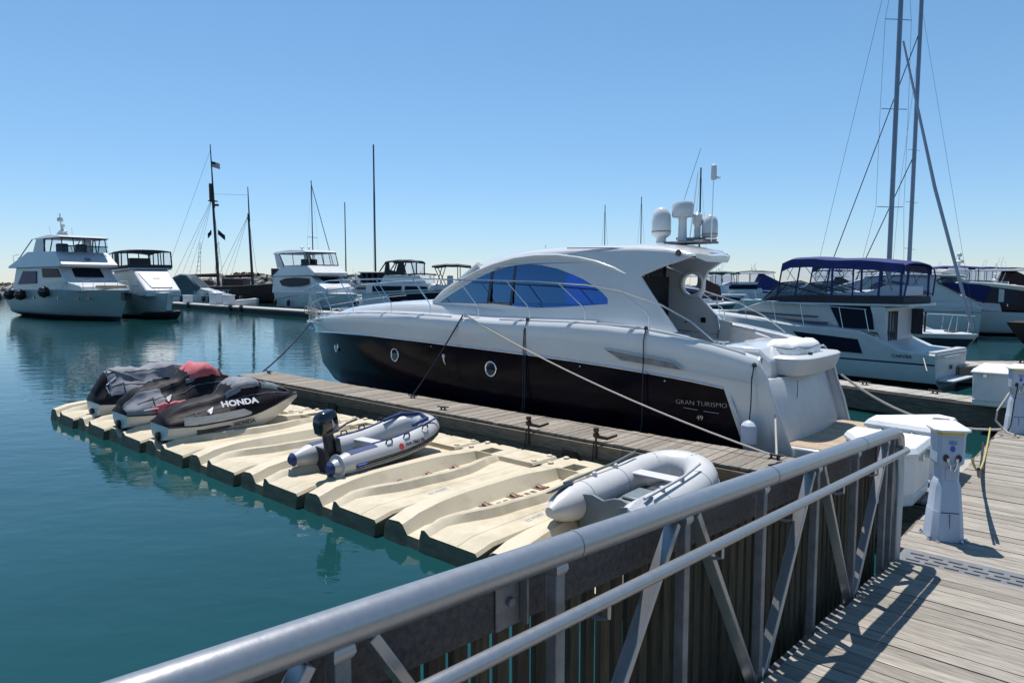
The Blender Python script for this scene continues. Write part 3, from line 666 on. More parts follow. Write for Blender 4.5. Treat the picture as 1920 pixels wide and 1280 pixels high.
for x0, x1, y0, y1, z1 in ((4.0, 4.7, .35, 1.05, 2.92), (4.0, 4.7, -1.05, -.3, 2.95), (5.4, 5.6, .2, .9, 3.05), (6.6, 7.1, -1.0, 1.0, 2.70)):
    mb = MB(); mb.box(x0, x1, y0, y1, 2.4, z1); mb.build('saloon_seat', 'interior_beige', yacht, bevel=.06)
mb = MB(); mb.box(4.85, 5.2, -1.1, -1.08, 2.9, 3.15); mb.box(3.6, 3.66, -.9, -.1, 2.5, 3.2); mb.build('saloon_panel', 'gelcoat', yacht)
mb = MB(); mb.box(3.45, 5.3, -1.10, -1.07, 2.4, 2.95); mb.build('saloon_panel', 'transom_grey', yacht)
mb = MB(); mb.box(3.2, 3.24, -1.0, .9, 2.3, 3.1); mb.build('saloon_panel', 'cover_black', yacht)
mb = MB(); mb.box(4.9, 5.5, .95, 1.0, 2.98, 3.10); mb.build('saloon_panel', 'decal_white', yacht)
mb = MB()
for s in (1, -1):
    for xa, xb, za, zb in ((6.27, 6.19, 2.54, 3.22), (5.63, 5.57, 2.525, 3.33)):
        mb.add([(xa, s * (yw(xa, za) - .015), za), (xb, s * (yw(xb, za) - .015), za), (xb - .02, s * (yw(xb, zb) - .015), zb), (xa - .02, s * (yw(xa, zb) - .015), zb)], [(0, 1, 2, 3)])
    mb.tube([(6.22, s * (yw(6.2, 2.57) - .01), 2.57), (5.6, s * (yw(5.6, 2.56) - .01), 2.56)], .018, 5)
mb.build('window_frame', 'black_gloss', yacht)
mb = MB() # raised arch moulding
for s in (1, -1):
    P = [(8.02, 2.56), (7.5, 2.84), (7.0, 3.07), (6.6, 3.22), (6.2, 3.34), (5.6, 3.46), (5.06, 3.50), (4.5, 3.49), (4.0, 3.43), (3.6, 3.35), (3.2, 3.23), (2.95, 3.13)]
    mb.tube([(a, s * (yw(a, b) + .0), b) for a, b in P], [.035, .05, .055, .055, .055, .055, .055, .055, .052, .045, .035, .012], 8, sy=.8)
mb.build('arch_moulding', 'gelcoat', yacht, smooth=60)
# hardtop
CR = [(1.64, 3.44), (1.85, 3.55), (2.2, 3.63), (2.8, 3.70), (3.4, 3.70), (4.1, 3.71), (4.7, 3.72), (5.4, 3.70), (6.0, 3.64), (6.6, 3.53), (7.1, 3.36), (7.6, 3.14), (8.05, 2.92), (8.5, 2.70), (8.9, 2.54)]
rows = []
for i in range(0, 45):
    x = 1.64 + (6.9 - 1.64) * i / 44; e = itp(ARC[::-1], x) if x > 1.85 else 3.44; c = itp(CR, x); ye = yw(x, e)
    sec = [(x, ye + .01, e - .03), (x, ye - .01, e + .01), (x, ye - .10, e + (c - e) * .35 + .01), (x, ye - .35, e + (c - e) * .75), (x, ye * .45, c - .01), (x, 0, c + .01)]
    lim = 1.5 if x > 2.6 else .25 + 1.05 * (x - 1.64) / .96
    rows.append(sec + [(a, -min(b, lim), d) for a, b, d in sec[:-1][::-1]])
mb = MB(); n0 = len(rows[0]); mb.rings(rows, closed=False)
low = [[(r[0][0], r[0][1] - .03, r[0][2] - .02), (r[0][0], .8, r[5][2] - .12), (r[0][0], max(-.8, r[-1][1] + .1), r[5][2] - .12), (r[-1][0], r[-1][1] + .03, r[-1][2] - .02)] for r in rows]
mb.rings(low, closed=False)
for r, l in ((rows[0], low[0]), (rows[-1], low[-1])): mb.add(list(r) + list(l[::-1]), [tuple(range(len(r) + 4))])
mb.build('hardtop', 'gelcoat', yacht, smooth=50)
mb = MB() # roof lip swept back over the cockpit with a dark recess line
mb.rings([[(1.15 + .45 * abs(y) ** 1.5, y, 3.40), (1.17 + .45 * abs(y) ** 1.5, y, 3.47), (2.6, y, 3.66), (2.6, y, 3.5)] for y in (-1.05, -.7, -.35, 0, .35, .7, 1.05)], True)
ov = mb.build('hardtop_overhang', 'gelcoat', yacht, smooth=40, bevel=.02)
ov.location = (.62, 0, 0)
mb = MB(); mb.tube([(2.1 + .0, -1.06, 3.46), (1.75, -.4, 3.50), (1.72, .4, 3.50), (1.9, .95, 3.46)], .016, 6); mb.build('grab_rail', 'steel', ov).location = (-.62, 0, -.02)
mb = MB(); mb.lathe([(.05, 0), (.055, .03), (.04, .045)], (1.95, 1.24, 3.47), 14, ax='y'); mb.build('side_light', 'black_gloss', yacht)
mb = MB()
for s in (1, -1): mb.tube([(4.3, s * 1.22, 3.63), (3.3, s * 1.2, 3.60), (2.5, s * 1.18, 3.54)], .009, 5)
mb.build('roof_groove', 'iron_dark', yacht)
# windscreen
rows = []
for i in range(9):
    y = -1.15 + 2.3 * i / 8; q = (y / 1.15) ** 2
    rows.append([(8.95 - .85 * q, y, 2.55), (8.45 - .75 * q, y, 2.80), (7.8 - .55 * q, y, 3.10 - .05 * q), (7.2 - .35 * q, y, 3.34 - .1 * q), (6.75 - .1 * q, y, 3.50 - .14 * q)])
mb = MB(); mb.rings(rows, closed=False); mb.build('windscreen', 'glass_dark', yacht, smooth=60)
mb = MB()
for s in (1, -1): mb.tube([(8.1, s * 1.17, 2.53), (7.75, s * 1.19, 2.78), (7.25, s * 1.2, 3.02), (6.65, s * 1.2, 3.36)], .07, 8)
mb.build('windscreen_pillar', 'gelcoat', yacht)
# saloon door, cockpit furniture
mb = MB(); mb.box(3.40, 3.43, -1.28, 1.15, 1.0, 3.42); mb.build('saloon_door', 'glass_dark', yacht)
mb = MB()
for y in (-1.2, -.4, .3, 1.10): mb.box(3.37, 3.395, y - .02, y + .02, 1.0, 3.42)
mb.build('door_frame', 'black_gloss', yacht)
# side panel with the round opening
hole = [(2.83 + .2 * cos(a), 2.95 + .21 * sin(a)) for a in [2 * pi * k / 24 for k in range(24)]]
PAN = [(3.43, 3.52), (3.39, 1.6), (2.22, 1.6), (2.20, 2.24), (2.30, 2.36), (2.66, 2.70), (2.58, 2.82), (2.57, 3.05), (2.50, 3.2), (2.1, 3.46), (2.3, 3.54)]
mb = MB(); mb.patch([PAN, hole], lambda a, b, k: (a, -1.30 + k, b), .10); mb.build('cockpit_wing_panel', 'gelcoat', yacht, smooth=30, bevel=.015)
mb = MB(); mb.tube([(2.83 + .225 * cos(a), -1.29, 2.95 + .235 * sin(a)) for a in [2 * pi * k / 28 for k in range(28)]], .035, 8, loop=True, up=(0, 1, 0)); mb.build('ring_trim', 'gelcoat', yacht)
mb = MB(); mb.box(2.52, 2.62, -1.30, -1.28, 2.2, 2.3); mb.lathe([(.025, 0), (.025, .012)], (3.33, -1.3, 3.35), 10, ax='y'); mb.lathe([(.02, 0), (.02, .012)], (2.95, -1.3, 2.2), 10, ax='y'); mb.lathe([(.02, 0), (.02, .012)], (3.0, -1.3, 1.95), 10, ax='y'); mb.build('speaker_grille', 'black_gloss', yacht)
mb = MB(); mb.tube([(2.25, -1.27, 1.9), (2.21, -1.25, 2.15), (2.28, -1.27, 2.36)], .014, 6); mb.tube([(3.4, -1.27, 2.05), (2.25, -1.27, 1.98)], .006, 5); mb.build('grab_rail', 'steel', yacht)
def loft_x(name, secs, m, bevel=0., sm=40, mi=0):
    mb = MB(); mb.rings(secs); return mb.build(name, m, yacht, smooth=sm, bevel=bevel)
# aft seat, its backrest and the covered liferaft on top
seat = []
for y, x1, z1 in ((1.04, 1.36, 1.90), (1.0, 1.44, 1.97), (-1.25, 1.44, 1.97), (-1.29, 1.36, 1.90)):
    seat.append([(.40, y, 1.0), (x1, y, 1.0), (x1, y, z1 - .12), (x1 - .1, y, z1), (.62, y, z1 - .02), (.42, y, z1 - .2)])
loft_x('aft_seat', seat, 'gelcoat', .025, sm=22)
rows = []
for z, g in ((1.50, -.12), (1.53, -.03), (1.70, .04), (1.79, .05), (1.815, .02)):
    row = []
    for k in range(28):
        a = 2 * pi * k / 28; ca, sa = cos(a), sin(a); e = .45
        row.append((.42 + (.44 + g) * abs(ca) ** e * (1 if ca > 0 else -1), -.30 + (1.08 + g) * abs(sa) ** e * (1 if sa > 0 else -1), z))
    rows.append(row)
mb = MB(); mb.rings(rows); mb.build('aft_locker_top', 'gelcoat_dull', yacht, smooth=40)
rows = []
for z, g in ((1.80, 0), (1.86, .01), (1.92, 0.0), (1.98, -.03), (2.02, -.09), (2.03, -.22)):
    row = []
    for k in range(40):
        a = 2 * pi * k / 40; ca, sa = cos(a), sin(a); e = .6; wv = .012 * sin(9 * a) + .008 * sin(17 * a + z * 20)
        row.append((.52 + (.32 + g + wv) * abs(ca) ** e * (1 if ca > 0 else -1), -.35 + (.72 + g + wv) * abs(sa) ** e * (1 if sa > 0 else -1), z + .01 * sin(5 * a)))
    rows.append(row)
mb = MB(); mb.rings(rows)
cv = mb.build('sunpad_cover', 'vinyl_white', yacht, smooth=60)
mb = MB(); mb.tube([(.52 + .345 * abs(cos(a)) ** .6 * (1 if cos(a) > 0 else -1), -.35 + .745 * abs(sin(a)) ** .6 * (1 if sin(a) > 0 else -1), 1.93 + .02 * sin(6 * a)) for a in [2 * pi * k / 36 for k in range(36)]], .006, 5, loop=True, up=(0, 0, 1))
mb.build('lashing_cord', 'rope_dark', cv)
mb = MB(); mb.lathe([(.035, -.03), (.035, .03)], (.12, .05, 1.83), 10); mb.build('deck_filler', 'black_gloss', yacht)
mb = MB(); mb.tube([(.14, .62, .62), (.13, .62, 1.45)], .005, 4); mb.build('transom_seam', 'iron_dark', yacht)
mb = MB()
for y0, y1, pl in ((-1.62, -1.48, [(.9, .95), (.9, 1.80), (1.3, 1.98), (2.2, 2.22), (3.3, 2.25), (3.3, .95)]), (-1.48, -.85, [(1.3, .95), (1.3, 1.42), (3.2, 1.42), (3.2, .95)])):
    mb.patch([pl], lambda a, b, k: (a, y1 + k, b), y1 - y0)
mb.build('settee', 'vinyl_white', yacht, bevel=.04)
# swim platform
mb = MB(); mb.rings([[(.25, 1.55, .36), (-1.05, 1.5, .36), (-1.3, 1.2, .36), (-1.3, -1.2, .36), (-1.05, -1.5, .36), (.25, -1.55, .36)], [(.25, 1.58, .57), (-1.1, 1.55, .57), (-1.36, 1.22, .57), (-1.36, -1.22, .57), (-1.1, -1.55, .57), (.25, -1.58, .57)]]); pf = mb.build('swim_platform', 'gelcoat', yacht, smooth=20, bevel=.03)
mb = MB(); y = -1.48
while y < 1.46:
    mb.box(-1.28 + .15 * max(0, abs(y) - 1.15), .18, y, y + .052, .573, .582); y += .058
mb.build('teak_planking', 'teak', pf, smooth=0)
# vent slot, portholes, lettering
mb = MB(); sl = [(3.04, 1.83), (1.73, 1.70), (1.55, 1.59), (2.72, 1.67)]
mb.patch([sl], lambda a, b, k: (a, 1.868 + k * .6 - .02 * abs(a - 2.3) * .2, b), .03); mb.build('side_vent', 'alu_dark', yacht, bevel=.006)
mb = MB(); mb.tube([(3.06, 1.872, 1.84), (1.72, 1.868, 1.71), (1.53, 1.864, 1.585)], .009, 5); mb.tube([(1.53, 1.86, 1.59), (.45, 1.83, 1.49)], .006, 5); mb.build('styling_line', 'gelcoat_dull', yacht)
def side_y(x, z): # hull side half-breadth by interpolation between rows
    best = None
    for k in range(2, 8):
        lo = min(TS, key=lambda t: abs(yrow(k, t)[0] - x)); 
        xs = [(yrow(k, t)[0], yrow(k, t)[1], yrow(k, t)[2]) for t in [i / 200 for i in range(201)]]
        a = min(xs, key=lambda q: abs(q[0] - x)); 
        if best and best[2] <= z <= a[2]:
            f = (z - best[2]) / max(1e-6, a[2] - best[2]); return best[1] + (a[1] - best[1]) * f
        best = a
    return best[1]
for x, z in ((8.95, 1.32), (5.80, 1.26), (12.2, 1.28)):
    y = side_y(x, z); y2 = side_y(x + .3, z); yaw = math.atan2(y2 - y, .3)
    M = Matrix.Translation((x, y, z)) @ Matrix.Rotation(yaw, 4, 'Z')
    p = MB(); p.tube([(.145 * cos(a), .008, .145 * sin(a)) for a in [2 * pi * k / 28 for k in range(28)]], .017, 8, loop=True, up=(0, 1, 0))
    mb = MB(); mb.add([M @ Vector(v) for v in p.v], p.f); fr = mb.build('porthole', 'steel', yacht)
    p = MB(); p.lathe([(.13, -.02), (.13, .006), (.0, .008)], (0, 0, 0), 24, ax='y'); mb = MB(); mb.add([M @ Vector(v) for v in p.v], p.f); mb.build('pane', 'glass_dark', fr)
y = side_y(7.2, 1.4); mb = MB(); mb.lathe([(.05, 0), (.045, .012)], (7.2, y, 1.42), 10, ax='y'); mb.tube([(7.2, y + .012, 1.46), (7.17, y + .02, 1.32), (7.13, y + .01, 1.24)], [.03, .022, .008], 6); mb.build('hull_crest', 'lettering_chrome', yacht)
for x in (9.9, 7.6, 3.6, 1.9):
    y = side_y(x, 1.5); mb = MB(); mb.lathe([(.02, 0), (.012, .012)], (x, y, itp(PAINT, x) - .07), 8, ax='y'); mb.build('hull_fitting', 'steel', yacht)
text_obj('GRAN TURISMO', .105, 'lettering', 'lettering_chrome', yacht, side_text_M(1.25, 1.815, 1.05, R(2.0)), .003, offset=-.0035, sx=1.15)
text_obj('49', .115, 'lettering', 'lettering_chrome', yacht, side_text_M(1.26, 1.812, .82, R(1)), .003, offset=-.002)
mb = MB(); mb.tube([(1.55, 1.810, .985), (1.30, 1.809, .975)], .004, 4); mb.tube([(1.20, 1.809, .970), (.95, 1.807, .965)], .004, 4); mb.build('lettering_rule', 'lettering_chrome', yacht)
# bow and side handrail with leaning stanchions
RAILT = [(14.62, .28, 2.72), (14.1, .62, 2.82), (13.2, 1.00, 2.95), (12.2, 1.31, 3.04), (11.2, 1.52, 3.07), (9.6, 1.66, 3.08), (8.0, 1.70, 3.07), (6.54, 1.70, 3.04), (4.8, 1.70, 3.0), (3.56, 1.70, 2.94), (2.88, 1.70, 2.85), (2.05, 1.70, 2.62), (1.5, 1.70, 2.36), (1.08, 1.70, 2.06)]
mb = MB()
for s in (1, -1): mb.tube([(x, s * y, z) for x, y, z in RAILT], .014, 8)
mb.tube([(14.62, .28, 2.72), (14.72, .1, 2.70), (14.72, -.1, 2.70), (14.62, -.28, 2.72)], .014, 8)
for s in (1, -1): mb.tube([(x, s * y, z - .38) for x, y, z in ((14.57, .27, 2.66), (13.8, .72, 2.80), (12.8, 1.12, 2.94), (11.8, 1.38, 3.02))], .008, 6)
mb.build('handrail', 'steel', yacht)
def rail_at(x):
    for (a, b, c), (d, e, f) in zip(RAILT, RAILT[1:]):
        if d <= x <= a: t = (a - x) / (a - d); return (x, b + (e - b) * t, c + (f - c) * t)
    return RAILT[-1]
for x in (14.2, 13.3, 12.4, 10.9, 9.15, 7.75, 6.25, 4.88, 3.58, 2.28):
    for s in (1, -1):
        t = (x - .4) / 14.34; yb = yrow(8, t)[1] - .05; zb = itp(SHEER, x); x2 = min(x + .60, 14.58); q = rail_at(x2)
        mb = MB(); mb.tube([(x, s * yb, zb - .02), (x, s * yb, zb + .2), (x + .06, s * (yb * .85 + q[1] * .15), zb + .28), (q[0], s * q[1], q[2])], .011, 6); mb.build('stanchion', 'steel', yacht)
# pulpit, anchor and gear at the bow
mb = MB(); mb.box(15.0, 15.55, -.09, .09, 1.80, 1.86); mb.tube([(15.5, 0, 1.9), (15.62, 0, 1.78), (15.5, 0, 1.62), (15.3, 0, 1.58)], .025, 6); mb.tube([(15.62, -.14, 1.70), (15.60, 0, 1.76), (15.62, .14, 1.70)], .02, 6)
mb.lathe([(.05, -.06), (.05, .06)], (15.5, 0, 1.83), 10, ax='y'); mb.build('anchor', 'steel', yacht, split=False).location = (-.54, 0, 0)
mb = MB()
for k in range(9):
    y = -.22 + .055 * k; mb.tube([(15.2, y, 1.85), (15.24, y, 2.3), (15.2, y * .8, 2.70)], .008, 5)
for z in (1.98, 2.15, 2.35, 2.55): mb.tube([(15.16, .3, z), (15.26, 0, z), (15.16, -.3, z)], .008, 5)
mb.build('bow_ladder', 'steel', yacht, split=False).location = (-.54, 0, 0)
mb = MB()
for k in range(5): mb.tube([(14.7 + .08 * k + .1 * cos(a), .35 + .03 * k, 2.12 + .11 * sin(a) + .02 * k) for a in [2 * pi * j / 14 for j in range(14)]], .012, 5, loop=True, up=(0, 1, 0))
mb.build('rope_coil', 'rope_light', yacht, split=False).location = (-.54, 0, 0)
mb = MB()
for k in range(4): mb.tube([(13.4 - .35 * k, -.5 + .05 * k, 2.22), (13.3 - .35 * k, -.2, 2.28), (13.45 - .35 * k, .25, 2.24)], .03, 6)
mb.build('windlass', 'steel', yacht)
for x in (6.6, 1.0, 12.9):
    t = (x - .4) / 14.34; cleat(yacht, x, yrow(8, t)[1] - .02, itp(SHEER, x), 0, .8, 'steel')
# step in the gunwale cap
mb = MB()
for s in (1, -1): mb.tube([(x, s * (yrow(8, (x - .4) / 14.34)[1] + .03), itp(SHEER, x) - .005) for x in (13.5, 12.5, 11.5, 10.5, 9.5, 8.5, 7.6, 7.0)], .02, 6); mb.tube([(x, s * (yrow(8, (x - .4) / 14.34)[1] + .03), itp(SHEER, x) - .005) for x in (5.6, 5.0, 4.2, 3.4, 2.6, 1.9, 1.1, .6)], .02, 6)
mb.build('toe_rail', 'gelcoat', yacht)
# radar mast gear on the hardtop
def dome(x, y, r, z0, h, nm='satellite_dome'):
    mb = MB(); mb.lathe([(r * .55, z0), (r * .5, z0 + h * .12), (r * .95, z0 + h * .22), (r, z0 + h * .3), (r, z0 + h * .62), (r * .93, z0 + h * .78), (r * .7, z0 + h * .92), (r * .35, z0 + h * .985), (.01, z0 + h)], (x, y, 0), 24)
    o = mb.build(nm, 'gelcoat', yacht, smooth=50)
    mb = MB(); mb.lathe([(r * 1.01, z0 + h * .30), (r * 1.01, z0 + h * .33)], (x, y, 0), 24); mb.build('seam', 'alu_dark', o)
dome(3.12, 0, .185, 3.72, .66); dome(2.33, -.42, .15, 3.70, .52)
mb = MB(); mb.lathe([(.12, 3.72), (.085, 3.80), (.075, 4.10), (.09, 4.18)], (2.74, -.12, 0), 16); mb.lathe([(.19, 4.18), (.205, 4.22), (.205, 4.40), (.17, 4.45), (.01, 4.46)], (2.74, -.12, 0), 24); mb.lathe([(.07, 3.72), (.06, 3.85), (.06, 4.02), (.09, 4.06), (.09, 4.22), (.03, 4.27)], (2.53, -.32, 0), 16)
rd = mb.build('radar', 'gelcoat', yacht, smooth=40)
mb = MB(); mb.box(2.2, 3.0, -.55, .15, 3.69, 3.73); mb.box(2.4, 2.75, -.4, -.1, 3.73, 3.80); mb.tube([(2.1, -.2, 3.74), (2.9, -.2, 3.80)], .03, 6); mb.build('equipment_plate', 'alu_dark', yacht, bevel=.01)
for a, b, r in (((2.95, -.55, 4.45), (2.60, -.55, 5.45), .006), ((2.7, -.35, 3.75), (2.55, -.35, 5.0), .013), ((2.12, 0, 3.7), (2.10, 0, 4.95), .010), ((5.9, .0, 3.66), (5.9, 0, 3.78), .012), ((8.1, -.9, 2.9), (8.1, -.9, 3.25), .006)):
    mb = MB(); mb.tube([a, b], r, 6); mb.build('antenna', 'steel', yacht)
mb = MB(); mb.lathe([(.05, 4.78), (.055, 4.82), (.05, 5.02), (.02, 5.05)], (2.10, 0, 0), 12); mb.tube([(2.1, 0, 4.82), (1.98, 0, 4.80)], .02, 6); mb.build('mast_light', 'gelcoat', yacht)
for ch in yacht.children:
    if ch.name.split('.')[0] in ('satellite_dome', 'radar', 'equipment_plate', 'mast_light', 'antenna'): ch.location.x -= .22
# fenders hanging between hull and dock
def fender(x, label, m, z0, z1, strapz, yo=1.98, double=False):
    f = thing('fender', label, 'fender', yloc() , YA, 'fenders hung along the yacht side'); f.scale = (1, .86, 1)
    mb = MB(); mb.lathe([(.01, z0), (.09, z0 + .02), (.12, z0 + .06), (.12, z1 - .08), (.08, z1 - .03), (.02, z1)], (x, yo, 0), 14); mb.build('fender_body', m, f)
    mb = MB(); mb.tube([(x, yo, z1 - .02), (x, 1.885, z1 + .2), (x, 1.875, 1.6), (x, 1.87, strapz - .2), (x, 1.80, strapz)], .010, 5)
    if double: mb.tube([(x + .05, yo, z1 - .02), (x + .05, 1.885, z1 + .2), (x + .05, 1.875, 1.6), (x + .03, 1.87, strapz - .2), (x, 1.80, strapz)], .010, 5)
    mb.lathe([(.03, 0), (.04, .03), (.02, .06)], (x, 1.79, strapz - .02), 8); mb.build('lanyard', 'rope_dark', f)
fender(4.86, 'black fender on a doubled strap amidships on the dark hull of the big yacht', 'black_rubber', -.02, .44, 2.28, double=True)
fender(2.27, 'black fender on a single strap below the rail stanchion of the big yacht', 'black_rubber', -.02, .44, 2.22)
fender(.42, 'pale blue fender at the stern corner of the big yacht', 'pedestal_blue', .55, .95, 1.75, yo=1.93)
def yw_(x, y, z): y *= .86; a = R(YA); o = yloc(); return Vector((o.x + x * cos(a) - y * sin(a), o.y + x * sin(a) + y * cos(a), z))
rope('dark bow line from the yacht stem down to the end of the finger dock', yw_(14.85, .05, 1.80), W(17.3, 9.2, .62), .08, .022, 'rope_dark')
rope('dark spring line from the midship cleat forward down to the finger dock', yw_(6.62, 1.80, 2.32), W(11.2, 9.3, .62), .05, .016, 'rope_dark')
rope('pale spring line crossing the dark hull down to the stern dock cleat', yw_(6.55, 1.82, 2.32), W(3.6, 9.3, .62), .16, .013, 'rope_light')
rope('short doubled stern line from the near quarter down to the dock cleat', yw_(.08, 1.80, 1.05), W(3.5, 9.3, .63), .01, .015, 'rope_light')
rope('long sagging line from the yacht far quarter to the farther pedestal', yw_(.1, -1.75, 1.35), W(1.45, 13.4, .62), .28, .022, 'rope_light')
# ============================================================ jet skis under their covers
def jet_ski(u, n, label, style, rz=0.):
    t = thing('jet_ski', label, 'jet ski', W(u, n, -.10), AN + rz, 'covered jet skis on the floats'); t.scale = (.94, .94, .94)
    GZ = [(-.15, .66), (.3, .64), (.9, .66), (1.4, .70), (1.8, .78), (2.2, .87), (2.55, .93), (2.68, .93)]
    GW = [(-.15, .40), (0, .46), (.4, .55), (1.2, .56), (1.6, .52), (2.0, .40), (2.35, .24), (2.6, .09), (2.68, .02)]
    TZ = [(-.15, .80), (-.05, .88), (.15, .98), (.4, 1.05), (.7, 1.08), (.95, 1.13), (1.1, 1.28), (1.25, 1.38), (1.45, 1.39), (1.65, 1.36), (1.85, 1.29), (2.1, 1.20), (2.35, 1.07), (2.6, .95), (2.68, .935)]
    if style == 3: TZ = [(-.15, .9), (-.05, 1.1), (.1, 1.34), (.3, 1.40), (.8, 1.36), (1.2, 1.42), (1.5, 1.44), (1.8, 1.36), (2.1, 1.2), (2.35, 1.07), (2.6, .95), (2.68, .935)]
    if style == 2: TZ = [(-.15, .86), (-.05, 1.0), (.15, 1.14), (.5, 1.2), (.9, 1.26), (1.15, 1.46), (1.35, 1.56), (1.6, 1.54), (1.8, 1.42), (2.1, 1.22), (2.4, 1.05), (2.6, .95), (2.68, .935)]
    X = [-.15, -.1] + [i * .08 for i in range(0, 33)] + [2.62, 2.68]
    rows = []
    for x in X:
        g = itp(GW, x); z = itp(GZ, x); e = min(1, max(0, (x - 1.5) / 1.15)); kz = .34 + .50 * e ** 1.7; cz = .42 + .42 * e ** 1.5
        r = [(x, 0, kz), (x, g * .35, kz + .04), (x, g * .82, cz), (x, g * .97, (cz + z) / 2), (x, g, z - .02), (x, g * 1.03, z)]
        rows.append([(a, -b, c) for a, b, c in r[::-1]] + r[1:])
    mb = MB(); mb.rings(rows, closed=False); mb.f.append(tuple(range(len(rows[0])))); mb.m.append(0); mb.build('hull', 'pwc_hull', t, smooth=45)
    mb = MB(); mb.tube([(x, -itp(GW, x) * 1.03, itp(GZ, x)) for x in X] + [(x, itp(GW, x) * 1.03, itp(GZ, x)) for x in X[::-1]], .016, 6); mb.build('bumper', 'black_rubber', t)
    rnd = random.Random(style)
    def surf(x, s, off=0.):  # s in -1..1 across
        g = itp(GW, x) * 1.035; z0 = itp(GZ, x); z1 = itp(TZ, x); a = abs(s); hb = .0
        if 1.05 < x < 1.75: hb = .16 * (1 - abs((x - 1.4) / .35) ** 2)
        P = [(1, 0), (.95, .28), (.74, .50), (.52 + hb, .66), (.42 + hb * 1.6, .86), (.25 + hb * 1.3, .97), (0, 1)]
        q = (1 - a) * 6; i = min(5, int(q)); f = q - i; yy = P[i][0] + (P[i + 1][0] - P[i][0]) * f; zz = P[i][1] + (P[i + 1][1] - P[i][1]) * f
        wob = .018 * sin(x * 9 + s * 7 + style) + .012 * sin(x * 21 - s * 13) + .010 * sin(x * 33 + s * 4)
        wob *= min(1, 4 * (1 - a)) * (.35 if style == 1 else .9)
        return Vector((x, (yy * g + off + wob * .4) * (1 if s > 0 else -1), z0 + (z1 - z0) * zz + off * .6 + wob))
    SS = [-1 + i / 12 for i in range(25)]
    def cm(i, j):
        x = X[i]; s = SS[j] + .04; a = abs(s)
        if style == 3: return 1 if (a < .62 or (x < .9 and a < .85)) and x > .05 else 0
        if x > 1.9 and a < .30: return 1
        if style == 2 and x < .5 and a > .35: return 1
        return 0
    mb = MB(); mb.rings([[surf(x, s) for s in SS] for x in X], closed=False, mfn=cm); mb.f.append(tuple(range(25))); mb.m.append(0)
    mb.build('cover', ['cover_black', 'cover_grey'], t, smooth=70)
    for sg in (-1, 1):
        for s0 in (.64, .30):
            mb = MB(); mb.tube([surf(x, sg * s0, .006) for x in X[3:-4]], .006, 5); mb.build('piping', 'cover_grey' if style != 3 else 'cover_black', t)
        for x0 in (.35, 1.0, 1.95):
            mb = MB(); mb.tube([surf(x0, sg * q, .008) for q in (.999, .9, .8, .7, .6)] , .010, 5); mb.build('strap', 'black_rubber', t)
    def cap(x0, x1, s0, s1, m, nm, off=.012):
        mb = MB(); K = 9; J = 9; mb.rings([[surf(x0 + (x1 - x0) * i / K, s0 + (s1 - s0) * j / J, off if (0 < i < K and 0 < j < J) else .002) for j in range(J + 1)] for i in range(K + 1)], closed=False); return mb.build(nm, m, t, smooth=60)
    if style == 1:
        cap(1.12, 1.72, -.42, .42, 'cover_grey', 'handlebar_cover'); cap(1.75, 2.15, -.5, -.22, 'transom_grey', 'mesh_panel'); cap(1.0, 1.25, -.48, -.33, 'transom_grey', 'mesh_panel')
        cap(.15, .8, -.99, -.86, 'cover_grey', 'rear_panel')
    if style == 2:
        cap(1.12, 1.82, -.46, .46, 'cover_red', 'handlebar_cover', .02); cap(.28, .95, -.97, -.78, 'cover_red', 'red_panel'); cap(1.05, 1.2, -.5, -.4, 'transom_grey', 'mesh_panel')
    if style == 1:
        mb = MB() # silver side panel on the hull flank
        mb.rings([[(x, -itp(GW, x) * 1.03 - .02, itp(GZ, x) + dz) for dz in (.02, .09, .17)] for x in (.1, .25, .5, .8, 1.05, 1.2)] + [[(1.38, -.555, .72), (1.38, -.555, .74), (1.38, -.555, .76)]], closed=False); mb.build('silver_panel', 'pwc_silver', t)
    mb = MB(); gy = -.525; mb.rings([[(.32, gy, .47), (.32, gy - .025, .485), (.32, gy - .02, .55), (.32, gy, .56)], [(.9, gy, .51), (.9, gy - .025, .52), (.9, gy - .02, .57), (.9, gy, .58)], [(1.1, gy, .57), (1.1, gy - .005, .575), (1.1, gy - .005, .585), (1.1, gy, .59)]]); mb.build('air_vent', 'black_rubber', t)
    mb = MB(); mb.lathe([(.07, -.14), (.08, -.20), (.05, -.22)], (0, 0, .46), 12, ax='x'); mb.box(-.2, -.1, -.26, .26, .35, .38); mb.build('jet_nozzle', 'black_rubber', t)
    if style != 3:
        def side_txt(tx, size, m, x, s, off=.045):
            p = surf(x, s); q = surf(x, s + .10 * (1 if s < 0 else -1)); up = (q - p); up.x = 0; up.normalize(); ex = Vector((1, 0, 0)); nz = ex.cross(up); p = p + nz * off
            M = Matrix(((ex.x, up.x, nz.x, p.x), (ex.y, up.y, nz.y, p.y), (ex.z, up.z, nz.z, p.z), (0, 0, 0, 1)))
            return M
        M = side_txt('', 0, '', 1.16, -.78)
        if style == 1:
            text_obj('HONDA', .17, 'lettering', 'decal_white', t, M, .003, offset=.006, sx=1.15)
            text_obj('HONDA', .105, 'lettering', 'decal_dark', t, side_text_My(1.22, -.578, .545, R(4)), .003, offset=.003, sx=1.1)
        M2 = side_txt('', 0, '', .60 if style == 1 else .62, -.76)
        mb = MB() # wing shaped emblem
        for i in range(3):
            y0 = .10 - i * .035; p = [(-.07 + .015 * i, y0 - .05), (.0, y0 - .045), (.09 - .02 * i, y0 + .035), (.075 - .02 * i, y0 + .04), (-.02, y0 - .012)]
            mb.patch([p], lambda a, b, k, M=M2: M @ Vector((a, b, k)), .004)
        mb.build('wing_emblem', 'decal_white', t, smooth=0, split=False)
        M3 = side_txt('', 0, '', .78 if style == 1 else .3, -.88)
